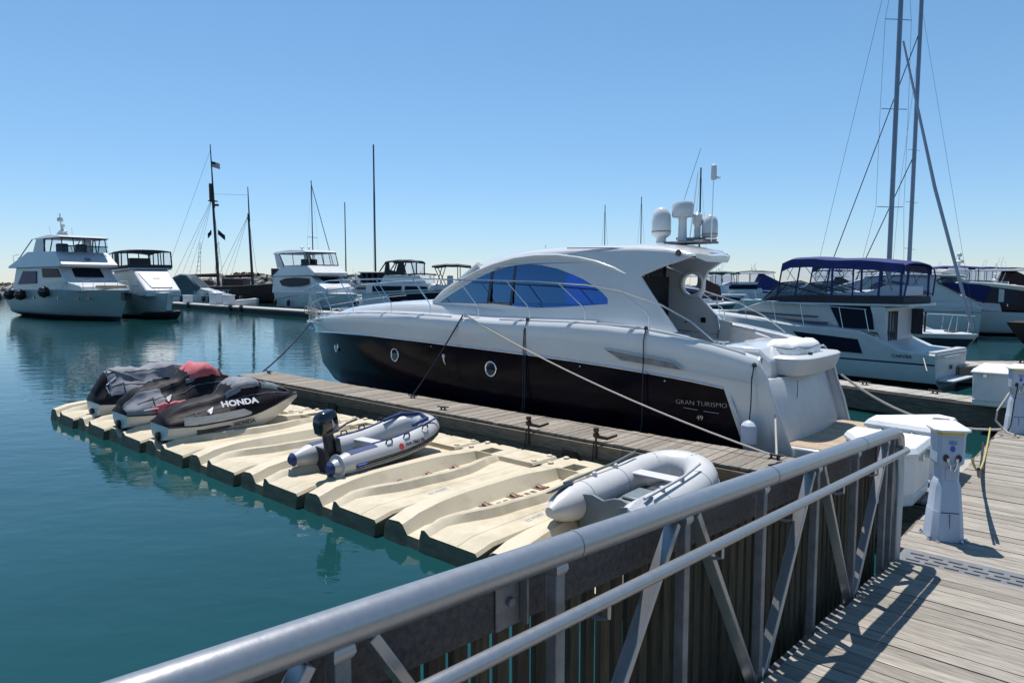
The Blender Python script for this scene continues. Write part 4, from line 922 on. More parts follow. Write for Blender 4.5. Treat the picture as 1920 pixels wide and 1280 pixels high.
        mb = MB(); mb.patch([[(-.2, -.01), (.28, .015), (.28, .035), (-.17, .012)]], lambda a, b, k: M3 @ Vector((a, b, k)), .004); mb.build('stripe_decal', 'decal_white', t, smooth=0)
    else:
        mb = MB()
        for a, b in (((.1, -.42, .75), (.02, -.36, 1.02)), ((.04, -.30, 1.05), (.25, -.26, 1.2))): mb.tube([a, b], .014, 5)
        mb.build('stripe_decal', 'decal_white', t)
        mb = MB(); mb.tube([(.12, -.16, 1.38), (.5, -.26, 1.22), (.9, -.35, 1.0)], [.02, .03, .012], 6); mb.tube([(.1, -.1, 1.39), (.12, -.35, 1.0), (.1, -.45, .72)], [.015, .02, .01], 6); mb.build('cover_fold', 'cover_grey', t)
    return t
jet_ski(12.45, 4.80, 'nearest jet ski, black cover with white lettering and a cream hull', 1)
jet_ski(14.1, 4.72, 'middle jet ski with red patches on its black and grey cover', 2)
jet_ski(15.85, 4.8, 'farthest jet ski, wrapped in a loose grey cover with a dark stern', 3)
# ============================================================ inflatable dinghies
def tube_path(sp, L, bow, rise, x0=-.30):
    P = []
    for i in range(7): x = x0 + (L * .62 - x0) * i / 6; P.append((x, sp, rise * max(0, (x - .9) / L) ** 1.5))
    for k in range(1, 12):
        a = pi / 2 * k / 6; xx = L * .62 + (L * .38) * sin(a) if a <= pi / 2 else L * .62 + (L * .38) * sin(a)
        yy = sp * cos(a); zz = rise * (max(0, (xx - .9) / L) ** 1.5); P.append((xx, (abs(yy) ** .8) * (sp ** .2) * (1 if yy > 0 else -1), zz))
    for i in range(6, -1, -1): x = x0 + (L * .62 - x0) * i / 6; P.append((x, -sp, rise * max(0, (x - .9) / L) ** 1.5))
    return P
def dinghy(label, loc, rz, L, sp, r, rise, m, style, pitch=0.):
    t = thing('inflatable_dinghy', label, 'dinghy', loc, rz, None); t.rotation_euler = (0, -R(pitch), R(rz))
    P = tube_path(sp, L, 0, rise); K = len(P); rad = [r] * K
    rad[0] = rad[-1] = r * .28; rad[1] = rad[-2] = r * .98
    P[0] = (P[0][0] - .12, P[0][1], P[0][2]); P[-1] = (P[-1][0] - .12, P[-1][1], P[-1][2])
    PP = []; RR = []
    for i in range(K):
        PP.append(P[i]); RR.append(rad[i])
        if i == 0: PP.append(tuple(a * .55 + b * .45 for a, b in zip(P[0], P[1]))); RR.append(r * .72)
        if i == K - 2: PP.append(tuple(a * .55 + b * .45 for a, b in zip(P[K - 1], P[K - 2]))); RR.append(r * .72)
    mb = MB(); mb.tube(PP, RR, 20, up=(0, 0, 1)); body = mb.build('buoyancy_tube', m, t, smooth=60)
    mb = MB()
    for i in (3, 6, 10, 14, 18, 22, 25):
        if i < len(PP) - 1:
            a = Vector(PP[i]); b = Vector(PP[i + 1]); d = (b - a).normalized(); mb.tube([a, a + d * .012], r * 1.004, 20, up=(0, 0, 1))
    mb.build('seam', 'transom_grey' if style == 2 else m, body)
    mb = MB(); K2 = len(PP) - 2; off = [(Vector(p) - Vector((L * .3, 0, 0))) for p in PP]
    def outer(i, up_, f=1.0):
        a = Vector(PP[max(0, i - 1)]); b = Vector(PP[min(len(PP) - 1, i + 1)]); d = (b - a).normalized(); sdv = d.cross(Vector((0, 0, 1))).normalized()
        c = Vector(PP[i]); 
        if (c + sdv).xy.length < (c - sdv).xy.length or abs((c + sdv).y) < abs(c.y): sdv = -sdv if abs((c - sdv).y) > abs(c.y) or (c - sdv).x > (c + sdv).x else sdv
        return c + (sdv * cos(up_) + Vector((0, 0, 1)) * sin(up_)) * RR[i] * f
    idx = range(2, len(PP) - 2)
    mb.tube([outer(i, -.18, 1.02) for i in idx], .014, 6); mb.build('rubbing_strake', 'black_rubber' if style == 1 else 'dinghy_grey', body)
    if style == 1:
        for up_ in (-.38, -.02): mb = MB(); mb.tube([outer(i, up_, 1.01) for i in idx], .010, 5); mb.build('stripe', 'black_rubber', body)
        for s in (1, -1):
            mb = MB(); rr = r * 1.012
            mb.rings([[(PP[0][0] - .01, s * sp + rr * .33 * cos(a), PP[0][2] + rr * .33 * sin(a)) for a in [2 * pi * k / 16 for k in range(16)]], [(PP[0][0] + .045, s * sp + rr * .58 * cos(a), PP[0][2] + rr * .58 * sin(a)) for a in [2 * pi * k / 16 for k in range(16)]]]); mb.build('tube_end_cap', 'dinghy_blue', body)
        mb = MB() # blue top patches and carry handles
        for s in (1, -1):
            mb.rings([[(x, s * (sp + r * 1.01 * cos(q)), r * 1.01 * sin(q) + rise * max(0, (x - .9) / L) ** 1.5) for q in (1.0, 1.25, 1.5, 1.75, 2.0)] for x in (-.05, .15, .35, .5)], closed=False)
        mb.build('wear_patch', 'dinghy_blue', body)
        for s in (1, -1):
            mb = MB(); mb.tube([(x, s * (sp - .02), r * 1.02 + rise * max(0, (x - .9) / L) ** 1.5) for x in (.5, .9, 1.3, 1.7, 2.05)], .016, 6); mb.build('grab_line', 'dinghy_blue', body)
            for x in (.75, 1.15, 1.6):
                z = r + rise * max(0, (x - .9) / L) ** 1.5; mb = MB(); mb.tube([(x - .07, s * (sp + .09), z - .02), (x - .05, s * (sp + .10), z + .035), (x + .05, s * (sp + .10), z + .035), (x + .07, s * (sp + .09), z - .02)], .014, 6); mb.build('handle', 'black_rubber', body)
        zb = rise * ((L - .9) / L) ** 1.5
        mb = MB(); mb.tube([(L - .62, -.36, zb * .62 + r), (L - .22, -.33, zb * .9 + r * 1.02), (L - .05, 0, zb + r * 1.03), (L - .22, .33, zb * .9 + r * 1.02), (L - .62, .36, zb * .62 + r)], .03, 6); mb.build('bow_patch', 'dinghy_blue', body)
        mb = MB(); mb.lathe([(.052, 0), (.052, .006)], (.95, 0, 0), 20); o = mb.build('round_decal', 'decal_red', body); o.location = (0, -sp - r * .93, .40 * r); o.rotation_euler = (R(67), 0, 0); o.location.x = .0
        a_ = math.radians(20)
        M = Matrix.Translation((1.22, -sp - r * .955, r * .30)) @ Matrix.Rotation(R(72), 4, 'X')
        text_obj('WA 7862 XL', .085, 'lettering', 'decal_dark', t, M @ Matrix.Translation((.05, 0, .012)), .003)
        mb = MB(); mb.tube([(-.02, -sp - r * 1.0, -.01), (.16, -sp - r * 1.0, -.01)], .035, 4, sy=.25); mb.build('blue_patch', 'decal_blue', body)
    # hull bottom / floor
    mb = MB(); rows = []
    for i in range(9):
        x = .02 + (L * .9 - .02) * i / 8; hw = (sp * .98 if x < L * .62 else sp * math.sqrt(max(0, 1 - ((x - L * .62) / (L * .38)) ** 2))); zb = -.16 + rise * max(0, (x - .9) / L) ** 1.5
        rows.append([(x, hw, zb + .02), (x, hw * .5, zb - (.05 if style == 1 else 0)), (x, 0, zb - (.11 if style == 1 else .0)), (x, -hw * .5, zb - (.05 if style == 1 else 0)), (x, -hw, zb + .02)])
    mb.rings(rows, closed=False); mb.build('hull_bottom', m, t)
    mb = MB(); mb.box(.04, L * .72, -sp + .12, sp - .12, -.11, -.085)
    if style == 2:
        for x in (.35, .75, 1.1): mb.box(x, x + .05, -sp + .12, sp - .12, -.085, -.06)
    mb.build('floorboard', 'rubber_deck' if style == 2 else 'transom_grey', t, bevel=.01)
    if style == 1: mb = MB(); mb.box(.75, .95, -sp + .1, sp - .1, r * .45, r * .45 + .03); mb.build('thwart', 'dinghy_grey', t, bevel=.01)
    # transom
    wv = sp - r * .55; prof = [(-wv, r * .8), (-wv * .5, r * .72), (-wv * .32, r * .35), (wv * .32, r * .35), (wv * .5, r * .72), (wv, r * .8), (wv, -.24), (0, -.30), (-wv, -.24)]
    if style == 2: prof = [(-wv - .04, r * .6), (-wv * .7, r * .85), (-wv * .35, r * .8), (wv * .05, r * .55), (wv * .45, r * .75), (wv + .04, r * .6), (wv, -.26), (-wv, -.26)]
    mb = MB(); mb.patch([prof], lambda a, b, k: (.02 + k, a, b), .035); mb.build('transom', 'transom_grey' if style == 2 else 'decal_dark', t, smooth=30, bevel=.006)
    if style == 2:
        mb = MB(); mb.box(1.02, 1.22, -sp + .02, sp - .02, r * .55, r * .55 + .03); mb.build('thwart', 'dinghy_grey', t, bevel=.01)
        mb = MB(); mb.box(-.004, .0, -.14, .02, r * .25, r * .36); mb.build('maker_label', 'decal_white', t)
        for s, zz in ((1, .0), (-1, .03)): # oars lashed along the tubes
            mb = MB(); y = s * (sp + .03)
            mb.tube([(-.05, y + s * .05, r + .02 + zz), (.9, y, r + .05), (1.35, y - s * .02, r + .10)], .016, 8)
            mb.rings([[(-.30, y + s * .1, r * .75), (-.30, y + s * .11, r * .79), (-.32, y + s * .02, r + .01), (-.32, y + s * .01, r - .02)], [(.0, y + s * .13, r * .74), (.0, y + s * .14, r * .78), (.0, y - s * .02, r + .05), (.0, y - s * .03, r + .02)], [(.12, y + s * .06, r + .01), (.12, y + s * .06, r + .03), (.12, y + s * .03, r + .03), (.12, y + s * .03, r + .01)]])
            mb.build('oar', 'pwc_silver' if s < 0 else 'transom_grey', t)
            for x in (.45, .9):
                mb = MB(); mb.lathe([(.03, 0), (.03, .05), (.018, .06)], (x, s * (sp + .01), r - .01), 10); mb.build('oarlock', 'dinghy_grey', t)
        mb = MB(); mb.box(.35, .85, -.25, .1, -.06, .02); mb.box(.4, .8, -.2, .05, .02, .06); mb.build('folded_bag', 'transom_grey', t, bevel=.02)
    else:
        mb = MB(); mb.lathe([(.11, 0), (.10, .03), (.02, .04)], (1.05, -.1, -.08), 14); mb.build('floor_fitting', 'decal_white', t)
        mb = MB(); mb.tube([(L - .25, -.2, .32), (1.7, -.1, .0), (1.3, .2, -.02), (1.0, .0, -.05)], .008, 5); mb.build('painter_line', 'rope_dark', t)
        # outboard motor
        ob = MB(); M = Matrix.Translation((-.04, -.10, .02)) @ Matrix.Rotation(R(-8), 4, 'Y')
        q = MB()
        q.rings([[(x * .155 + ox, y * .115, z) for x, y in [(1, -.7), (1, .7), (.7, 1), (-.7, 1), (-1.1, .6), (-1.1, -.6), (-.7, -1), (.7, -1)]] for z, ox in ((.42, 0), (.45, -.01))] +
                [[(x * k + ox, y * k * .72, z) for x, y in [(1, -.7), (1, .7), (.7, 1), (-.7, 1), (-1.1, .6), (-1.1, -.6), (-.7, -1), (.7, -1)]] for z, ox, k in ((.46, -.02, .17), (.62, -.02, .175), (.72, -.01, .16), (.77, .0, .11))])
        mb = MB(); mb.add([M @ Vector(v) for v in q.v], q.f); mot = mb.build('outboard_motor', 'black_gloss', t, smooth=40, bevel=.01)
        q = MB(); q.rings([[(x * .075 - .02, y * .05, z) for x, y in [(1, -1), (1, 1), (-1, 1), (-1, -1)]] for z in (.45, .0, -.15)]); q.rings([[(x * .11 - .03, y * .015, z) for x, y in [(1, -1), (1, 1), (-1, 1), (-1, -1)]] for z in (-.13, -.30)]); q.tube([(-.14, 0, -.22), (.04, 0, -.22)], [.03, .04], 8)
        mb = MB(); mb.add([M @ Vector(v) for v in q.v], q.f); mb.build('drive_leg', 'black_rubber', mot, bevel=.006)
        q = MB(); q.box(.03, .13, -.09, .09, .05, .30); q.tube([(.12, .0, .40), (.35, -.03, .46), (.55, -.05, .47)], [.018, .016, .022], 8)
        mb = MB(); mb.add([M @ Vector(v) for v in q.v], q.f); mb.build('clamp_and_tiller', 'black_rubber', mot, bevel=.006)
        q = MB(); q.rings([[(.01, -.122, .50), (.05, -.126, .55), (.01, -.126, .66), (-.0, -.122, .60)], [(.012, -.126, .50), (.052, -.13, .55), (.012, -.13, .66), (.002, -.126, .60)]])
        mb = MB(); mb.add([M @ Vector(v) for v in q.v], q.f); mb.build('cowl_decal', 'pwc_silver', mot)
    return t
dinghy('white inflatable dinghy with navy trim and a black outboard motor on its stern', W(8.40, 5.45, .47), AN + 6, 2.12, .46, .185, .36, 'dinghy_pvc', 1, 1.5).scale = (.90, .90, .92)
dinghy('pale grey inflatable dinghy with lashed oars and an empty grey transom', W(4.10, 6.05, .52), AN + 1, 1.84, .43, .20, .22, 'dinghy_grey', 2, 1)
# ============================================================ other boats
def gen_hull(root, L, B, zs, zb, m=('gelcoat_far', 'bottom_paint', 'stripe_navy'), rake=.9, stripe=None, wl=.10, flare=.86, p=2.2, name='hull', bow_w=.03, crown=.12, sheerf=None):
    TT = [0, .03, .1, .2, .3, .4, .5, .58, .66, .73, .79, .845, .89, .925, .955, .978, .992, 1.0]
    def zs_(t): return sheerf(t) if sheerf else zs + (zb - zs) * t ** 1.6
    def row(k, t):
        z1 = zs_(t); sh = lambda q, s0=.45: 1 - .06 * (1 - min(1, t / s0)) if t < s0 else max(0, 1 - ((t - s0) / (1 - s0)) ** q)
        if k == 0: return (.2 + (L - rake - .5) * t, .01, -.5 + .4 * max(0, t - .7) / .3)
        fr = {1: 0., 2: .12, 3: .45, 4: .55, 5: .86, 6: 1.0}[k]; z = wl * (1 if k > 1 else 0) + (z1 - wl) * fr if k > 1 else wl
        return (.05 - .05 * fr + (L - rake * (1 - fr) ** 1.2) * t, (B / 2 * (flare + (1 - flare) * fr ** .6)) * sh(p - .1 + .3 * fr) + bow_w, z)
    rg = []
    for t in TT:
        n = [row(k, t) for k in range(7)]; c = n[-1]
        rg.append(n + [(c[0], c[1] * .5, c[2] + crown * min(1, (1 - t) * 6 + .1) * .7), (c[0], 0, c[2] + crown * min(1, (1 - t) * 6 + .1)), (c[0], -c[1] * .5, c[2] + crown * min(1, (1 - t) * 6 + .1) * .7)] + [(a, -b, d) for a, b, d in n[::-1]])
    def mf(i, j):
        jj = j if j < 7 else 15 - j
        if j == 16 or jj < 1: return 1
        if jj == 0: return 1
        if stripe and jj in stripe: return 2
        return 0
    mb = MB(); mb.rings(rg, closed=True, mfn=mf, cap=(True, True)); return mb.build(name, list(m), root, smooth=45, split=False)
def part(root, name, m, fn, **k):
    mb = MB(); fn(mb); return mb.build(name, m, root, **k)
def house(root, name, poly, w0, w1, m='gelcoat_far', bevel=.05, nar=0., xn=0.):
    z0 = min(p[1] for p in poly); z1 = max(p[1] for p in poly)
    f = lambda x, z: (w0 + (w1 - w0) * (z - z0) / (z1 - z0)) * (1 - nar * max(0, x - xn))
    mb = MB(); mb.prismY(poly, f); return mb.build(name, m, root, smooth=30, bevel=bevel), f
def sidewin(root, f, polys, m='glass_far', name='side_window', off=.06):
    for pl in polys:
        for s in (1, -1):
            mb = MB(); mb.patch([pl], lambda a, b, k, s=s: (a, s * (f(a, b) + off + k), b), .02); mb.build(name, m, root, smooth=0)
def fwin(root, pa, pb, wa, wb, m='glass_far', n=3, off=.03, curve=.0, name='windscreen'):
    (xa, za), (xb, zb) = pa, pb
    mb = MB(); rows = []
    for i in range(9):
        q = -1 + i / 4; rows.append([(xa + off - curve * q * q, q * wa, za), (xb + off - curve * q * q, q * wb, zb)])
    mb.rings(rows, closed=False); o = mb.build(name, m, root, smooth=60)
    for i in range(1, n):
        q = -1 + 2 * i / n; mb = MB(); mb.tube([(xa + off + .01 - curve * q * q, q * wa, za), (xb + off + .01 - curve * q * q, q * wb, zb)], .025, 4); mb.build('mullion', 'black_gloss', o)
    return o
def bimini(root, x0, x1, w, z, m='canvas_black', legs=(), zl=0., sag=.05, front=None, curtain=None, th=.05, crown=.14, legm='black_rubber', r=.022):
    mb = MB(); rows = []
    nx = 12
    for i in range(nx + 1):
        x = x0 + (x1 - x0) * i / nx; e = crown * (1 - (2 * i / nx - 1) ** 2) ** .8; dz = e - .03 * abs(sin(pi * i / nx * 3))
        up = [(x, w * c, z + dz + crown * (1 - abs(c) ** 3) - .0) for c in (-1, -.9, -.6, -.2, .2, .6, .9, 1)]
        rows.append([(x, -w, z + dz - .10)] + up + [(x, w, z + dz - .10)] + [(a, b, c - th) for a, b, c in up[::-1]])
    mb.rings(rows); o = mb.build('canopy', m, root, smooth=50)
    for (xa, xb) in legs:
        for s in (1, -1): mb = MB(); mb.tube([(xa, s * (w - .02), z + .02), (xb, s * w, zl)], r, 5); mb.build('canopy_pole', legm, o)
    if curtain:
        for s in (1, -1):
            mb = MB(); mb.patch([curtain], lambda a, b, k, s=s: (a, s * (w + k), b), .01); mb.build('clear_curtain', 'clear_vinyl', o, smooth=0)
    return o
def bowrail(root, L, B, zs, zb, h, x0, n=6, yi=.12, r=.018, p=2.2, m='steel', tip=.98):
    def pt(x, dz):
        t = x / L; s = 1 if t < .45 else max(.0, 1 - ((t - .45) / .55) ** (p + .3)); return (x, max(.05, B / 2 * s - yi), zs + (zb - zs) * t ** 1.6 + dz)
    xs = [x0 + (L * tip - x0) * i / (n * 2) for i in range(n * 2 + 1)]
    rail = MB(); P = [pt(x, h * min(1, .3 + (i / 2))) for i, x in enumerate(xs)]
    rail.tube(P + [(a, -b, c) for a, b, c in P[::-1]], r, 6); rail.build('bow_rail', m, root)
    for i in range(1, n * 2 + 1, 2):
        for s in (1, -1):
            a = pt(xs[i] - .12, 0); b = P[i]; mb = MB(); mb.tube([(a[0], s * a[1], a[2]), (b[0], s * b[1], b[2])], r * .8, 5); mb.build('stanchion', m, root)
def radar_stack(root, x, z, s=1., dome=True, whip=1.5):
    mb = MB(); mb.box(x - .25 * s, x + .25 * s, -.3 * s, .3 * s, z, z + .06 * s); mb.lathe([(.1 * s, z + .05 * s), (.08 * s, z + .35 * s), (.28 * s, z + .38 * s), (.3 * s, z + .5 * s), (.2 * s, z + .58 * s), (.02, z + .6 * s)], (x, 0, 0), 16)
    if dome: mb.lathe([(.05 * s, z + .55 * s), (.06 * s, z + .8 * s), (.15 * s, z + .85 * s), (.15 * s, z + 1.0 * s), (.05 * s, z + 1.12 * s)], (x, 0, 0), 12)
    mb.build('radar', 'gelcoat_far', root)
    if whip:
        for s2 in (1, -1): mb = MB(); mb.tube([(x - .2, s2 * .7 * s, z), (x - .5, s2 * .75 * s, z + whip)], .014, 5); mb.build('antenna', 'gelcoat_far', root)
def waterline(label, name, cat, loc, rz, group=None): return thing(name, label, cat, (*loc, 0), rz, group)
G1 = 'motor yachts along the far pier'
# --- the big flybridge yacht at far left
y1 = waterline('tall white flybridge yacht with round black fenders at the left edge', 'motor_yacht', 'motor yacht', (-46.9, 67.6), -38)
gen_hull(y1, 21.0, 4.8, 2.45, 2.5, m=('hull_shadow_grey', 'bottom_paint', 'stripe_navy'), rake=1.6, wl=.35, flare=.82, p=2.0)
_, f = house(y1, 'deckhouse', [(1.7, 2.4), (2.5, 4.5), (12.7, 4.45), (13.7, 3.5), (14.3, 3.1), (16.6, 2.8), (16.8, 2.4)], 2.2, 2.05, nar=.03, xn=12)
sidewin(y1, f, [[(3.2, 2.95), (4.5, 4.15), (7.8, 4.12), (7.75, 3.05)]], 'glass_indigo'); sidewin(y1, f, [[(9.4, 3.55), (9.1, 4.33), (12.5, 4.30), (13.2, 3.55)]])
fwin(y1, (13.75, 3.56), (12.95, 4.32), 2.0, 1.95, n=4, curve=.5, off=.06)
_, f = house(y1, 'flybridge', [(1.5, 4.45), (1.4, 4.62), (5.8, 5.85), (12.2, 5.72), (13.9, 4.62), (13.6, 4.42)], 2.4, 2.1, nar=.02, xn=11)
_, f = house(y1, 'hardtop', [(6.6, 6.95), (7.2, 7.08), (10, 7.25), (12.2, 7.12), (13.0, 6.95), (12.8, 6.86)], 1.95, 1.75)
for s in (1, -1):
    part(y1, 'hardtop_leg', 'gelcoat_far', lambda mb: mb.patch([[(7.6, 6.95), (9.2, 6.95), (9.2, 5.7), (6.4, 5.6)]], lambda a, b, k: (a, s * (1.92 + k), b), .15))
    part(y1, 'hardtop_frame', 'black_rubber', lambda mb: (mb.tube([(9.3, s * 1.92, 5.75), (9.6, s * 1.9, 6.9), (12.8, s * 1.75, 6.88)], .06, 5), mb.tube([(10.6, s * 1.9, 5.75), (11.2, s * 1.85, 6.9)], .045, 5), mb.tube([(6.6, s * 1.9, 6.95), (3.6, s * 2.1, 5.3)], .05, 5)))
    part(y1, 'clear_curtain', 'clear_vinyl', lambda mb: mb.patch([[(9.3, 5.75), (9.6, 6.9), (12.8, 6.88), (13.0, 5.7)]], lambda a, b, k: (a, s * (1.82 + k), b), .01))
for q in (-1.7, -.85, 0, .85, 1.7): part(y1, 'hardtop_frame', 'black_rubber', lambda mb: mb.tube([(13.1 - .1 * abs(q), q, 5.7), (12.8 - .1 * abs(q), q, 6.9)], .045, 5))
part(y1, 'hardtop_frame', 'black_rubber', lambda mb: (mb.tube([(12.85, -1.75, 6.86), (12.95, 0, 6.88), (12.85, 1.75, 6.86)], .07, 5), mb.tube([(12.9, -1.8, 6.2), (13.1, 0, 6.2), (12.9, 1.8, 6.2)], .05, 5)))
fwin(y1, (12.9, 5.7), (12.5, 6.2), 1.95, 1.9, 'glass_clear', n=4, curve=.3); part(y1, 'helm_seat', 'canvas_black', lambda mb: (mb.box(9.8, 10.5, -1.2, -.4, 5.7, 6.5), mb.box(9.8, 10.5, .3, 1.1, 5.7, 6.5)), bevel=.1)
part(y1, 'grey_hatch', 'alu_dark', lambda mb: mb.patch([[(-.2, 4.95), (.25, 4.95), (.25, 5.2), (-.2, 5.2)]], lambda a, b, k: (13.9 - (b - 4.62) * 1.5 + .05, a, b), .05))
radar_stack(y1, 8.2, 7.1, 1.2, True, 1.0)
part(y1, 'mast', 'gelcoat_far', lambda mb: (mb.rings([[(7.6, -.5, 7.0), (8.5, -.5, 7.0), (8.5, .5, 7.0), (7.6, .5, 7.0)], [(7.7, -.3, 7.6), (8.2, -.3, 7.6), (8.2, .3, 7.6), (7.7, .3, 7.6)]]), mb.tube([(7.9, 0, 7.5), (7.7, 0, 9.3)], .05, 6), mb.lathe([(.2, 8.6), (.25, 8.7), (.2, 8.95), (.03, 9.0)], (7.7, 0, 0), 10)))
part(y1, 'aft_gear', 'vinyl_white', lambda mb: (mb.box(2.4, 3.6, -1.9, -1.2, 5.0, 5.5), mb.tube([(2.2, -2.1, 4.7), (2.0, -2.1, 5.6), (3.6, -2.1, 5.7)], .03, 5)), bevel=.1)
bowrail(y1, 21, 4.8, 2.45, 2.5, .75, 13.5, 6, r=.025)
part(y1, 'foredeck_pad', 'teak', lambda mb: mb.box(16.9, 18.6, -.9, .9, 2.65, 2.9), bevel=.1)
for x in (2.3, 5.2, 11.0): part(y1, 'round_fender', 'black_rubber', lambda mb: mb.lathe([(.02, -.5), (.35, -.35), (.5, 0), (.35, .35), (.06, .5)], (x, -2.65, 2.0 if x < 10 else 2.3), 14))
for x in (7.6, 13.2): part(y1, 'porthole', 'glass_dark', lambda mb: mb.lathe([(.13, -.04), (.13, .0)], (x, -2.36, 1.8), 12, ax='y'))
for x in (16.2, 17.4): part(y1, 'porthole', 'glass_dark', lambda mb: mb.patch([[(x - .3, 1.72), (x - .25, 1.90), (x + .3, 1.90), (x + .25, 1.72)]], lambda a, b, k: (a, -2.05 + .30 * (a - 16) + k, b), .06))
part(y1, 'anchor', 'iron_dark', lambda mb: (mb.box(20.2, 20.8, -.3, .3, 1.7, 2.3), mb.tube([(20.6, 0, 2.3), (21.2, 0, 2.2)], .12, 6)))
# --- second flybridge yacht behind it
y2 = waterline('white flybridge yacht with a black canopy and curtains, second from the left', 'motor_yacht', 'motor yacht', (-38.5, 69.2), -50)
y2.scale = (.93, .93, .95)
gen_hull(y2, 16.2, 4.3, 2.1, 2.35, rake=1.5, wl=.25, p=2.0)
_, f = house(y2, 'deckhouse', [(1.5, 2.0), (2.0, 4.4), (10.4, 4.5), (14.9, 2.6), (14.9, 2.0)], 2.0, 1.6, nar=.04, xn=9, bevel=.12)
fwin(y2, (14.5, 2.85), (11.2, 4.25), .9, 1.3, 'vinyl_white', n=1, off=.03)
part(y2, 'grey_hatch', 'alu_dark', lambda mb: mb.patch([[(-.35, 3.6), (.25, 3.6), (.25, 3.8), (-.35, 3.8)]], lambda a, b, k: (11.2 + (4.25 - b) * 2.36 + .1, a, b), .05))
_, f = house(y2, 'flybridge', [(1.0, 4.35), (1.6, 4.75), (10.2, 4.75), (10.8, 4.5)], 1.95, 1.85)
bimini(y2, 1.0, 10.2, 1.9, 6.2, 'canvas_black', [(1.1, 1.0), (3.2, 3.2), (5.2, 5.2), (7.4, 7.4), (10.1, 10.4)], 4.7, curtain=[(1.1, 4.7), (1.1, 6.2), (10.1, 6.2), (10.4, 4.7)], r=.06)
for q in (-1.9, -.95, .0, .95, 1.9): part(y2, 'canopy_pole', 'black_rubber', lambda mb: mb.tube([(10.15, q, 6.2), (10.45, q, 4.7)], .05, 5))
part(y2, 'dark_curtain', 'canvas_black', lambda mb: (mb.box(4.2, 6.4, -1.93, -1.91, 4.75, 6.2), mb.box(1.0, 10.2, -1.93, -1.91, 4.6, 4.9), mb.box(10.4, 10.43, -1.9, 1.9, 4.65, 4.95)))
part(y2, 'helm_gear', 'black_rubber', lambda mb: mb.box(7.5, 8.6, -1.4, .4, 4.7, 5.6), bevel=.1)
bowrail(y2, 16.2, 4.3, 2.1, 2.35, .7, 8, 6, r=.022)
part(y2, 'ladder', 'steel', lambda mb: [mb.tube([(12.2 + .02 * k, -1.7, 2.3 + .17 * k), (12.2 + .02 * k, -1.2, 2.35 + .17 * k)], .018, 5) for k in range(7)], split=False)
# small grey tender in front of its bow
td = waterline('small dark tender with an outboard under the bow of the second yacht', 'tender', 'tender', (-31.6, 59.9), -20)
gen_hull(td, 3.6, 1.6, .5, .7, m=('black_rubber', 'black_rubber', 'black_rubber'), rake=.4, wl=.1)
part(td, 'outboard_motor', 'black_gloss', lambda mb: mb.box(-.3, .1, -.2, .2, .4, 1.15), bevel=.08); part(td, 'console', 'gelcoat_far', lambda mb: mb.box(1.2, 1.7, -.3, .3, .6, 1.2), bevel=.06)
# --- far pier on the left with its gear
A0, A1 = Vector((-43.7, 88.9, 0)), Vector((-14.4, 57.0, 0)); ap = math.degrees(math.atan2((A1 - A0).y, (A1 - A0).x)); LP = (A1 - A0).length
pier = thing('floating_pier', 'long low far pier with a pale top edge crossing behind the yacht bow', 'dock', A0, ap)
part(pier, 'deck', 'pier_concrete', lambda mb: mb.box(-6, LP + 8, 0, 2.2, .42, .56), smooth=0)
part(pier, 'pier_side', 'pier_side', lambda mb: mb.box(-5.9, LP + 7.9, .06, 2.1, -.3, .419), smooth=0)
def pp(s, off, z=0): a = R(ap); return A0 + Vector((cos(a) * s - sin(a) * off, sin(a) * s + cos(a) * off, z))
for s, w_, h_, lb in ((10.2, 2.2, 1.3, 'white dock box on the far pier, left of the small white skiff'), (14.6, 1.6, 1.1, 'cream dock box on the far pier behind the white skiff'), (.5, 1.4, .9, 'low dock box at the left end of the far pier')):
    t = thing('dock_box', lb, 'dock box', pp(s, 1.4, .56), ap)
    part(t, 'box_body', 'box_white', lambda mb: mb.box(0, w_, -.4, .4, 0, h_), bevel=.05); part(t, 'lid', 'box_white', lambda mb: mb.box(-.06, w_ + .06, -.46, .46, h_ + .003, h_ + .09), bevel=.03)
sk = thing('skiff', 'small white skiff with an outboard behind the far pier', 'skiff', pp(14.5, 3.2, 0), ap)
gen_hull(sk, 4.4, 1.8, 1.1, 1.35, rake=.5); part(sk, 'outboard_motor', 'black_gloss', lambda mb: mb.box(-.3, .1, -.2, .2, .8, 1.6), bevel=.08)
for s in (19.6, 22.6, 5.8):
    t = thing('fender_ball', 'dark round fender hanging on the far pier edge', 'fender', pp(s, -.02, .35), 0, 'dark fenders on the far pier'); part(t, 'fender_body', 'black_rubber', lambda mb: mb.lathe([(.02, -.35), (.22, -.2), (.25, .1), (.1, .35)], (0, 0, .1), 10))
# --- small cruiser with a teal dodger
y3 = waterline('small white cruiser with a dark teal canvas dodger behind the far pier', 'cabin_cruiser', 'cabin cruiser', (-48.6, 97.5), -8)
gen_hull(y3, 9.6, 3.0, 1.5, 1.6, rake=1.0, wl=.2, stripe=(1,)); _, f = house(y3, 'cabin', [(3.0, 1.5), (3.4, 2.5), (5.4, 2.5), (8.2, 1.75)], 1.3, 1.0, bevel=.1)
part(y3, 'dodger', 'canvas_teal', lambda mb: mb.prismY([(.8, 1.5), (1.2, 3.9), (2.4, 4.4), (3.9, 4.2), (5.6, 2.5), (5.0, 1.6)], lambda x, z: 1.35 - .12 * (z - 1.5)), bevel=.25); fwin(y3, (5.6, 2.5), (4.1, 4.0), 1.2, 1.0, 'glass_clear', n=3, off=.1)
bowrail(y3, 9.6, 3.0, 1.5, 1.6, .6, 4.5, 5, r=.03)
part(y3, 'fender', 'decal_dark', lambda mb: [mb.lathe([(.04, -.5), (.22, -.3), (.22, .3), (.04, .5)], (x, -1.58, 1.0), 8) for x in (3.0, 3.8, 6.3, 7.2)])
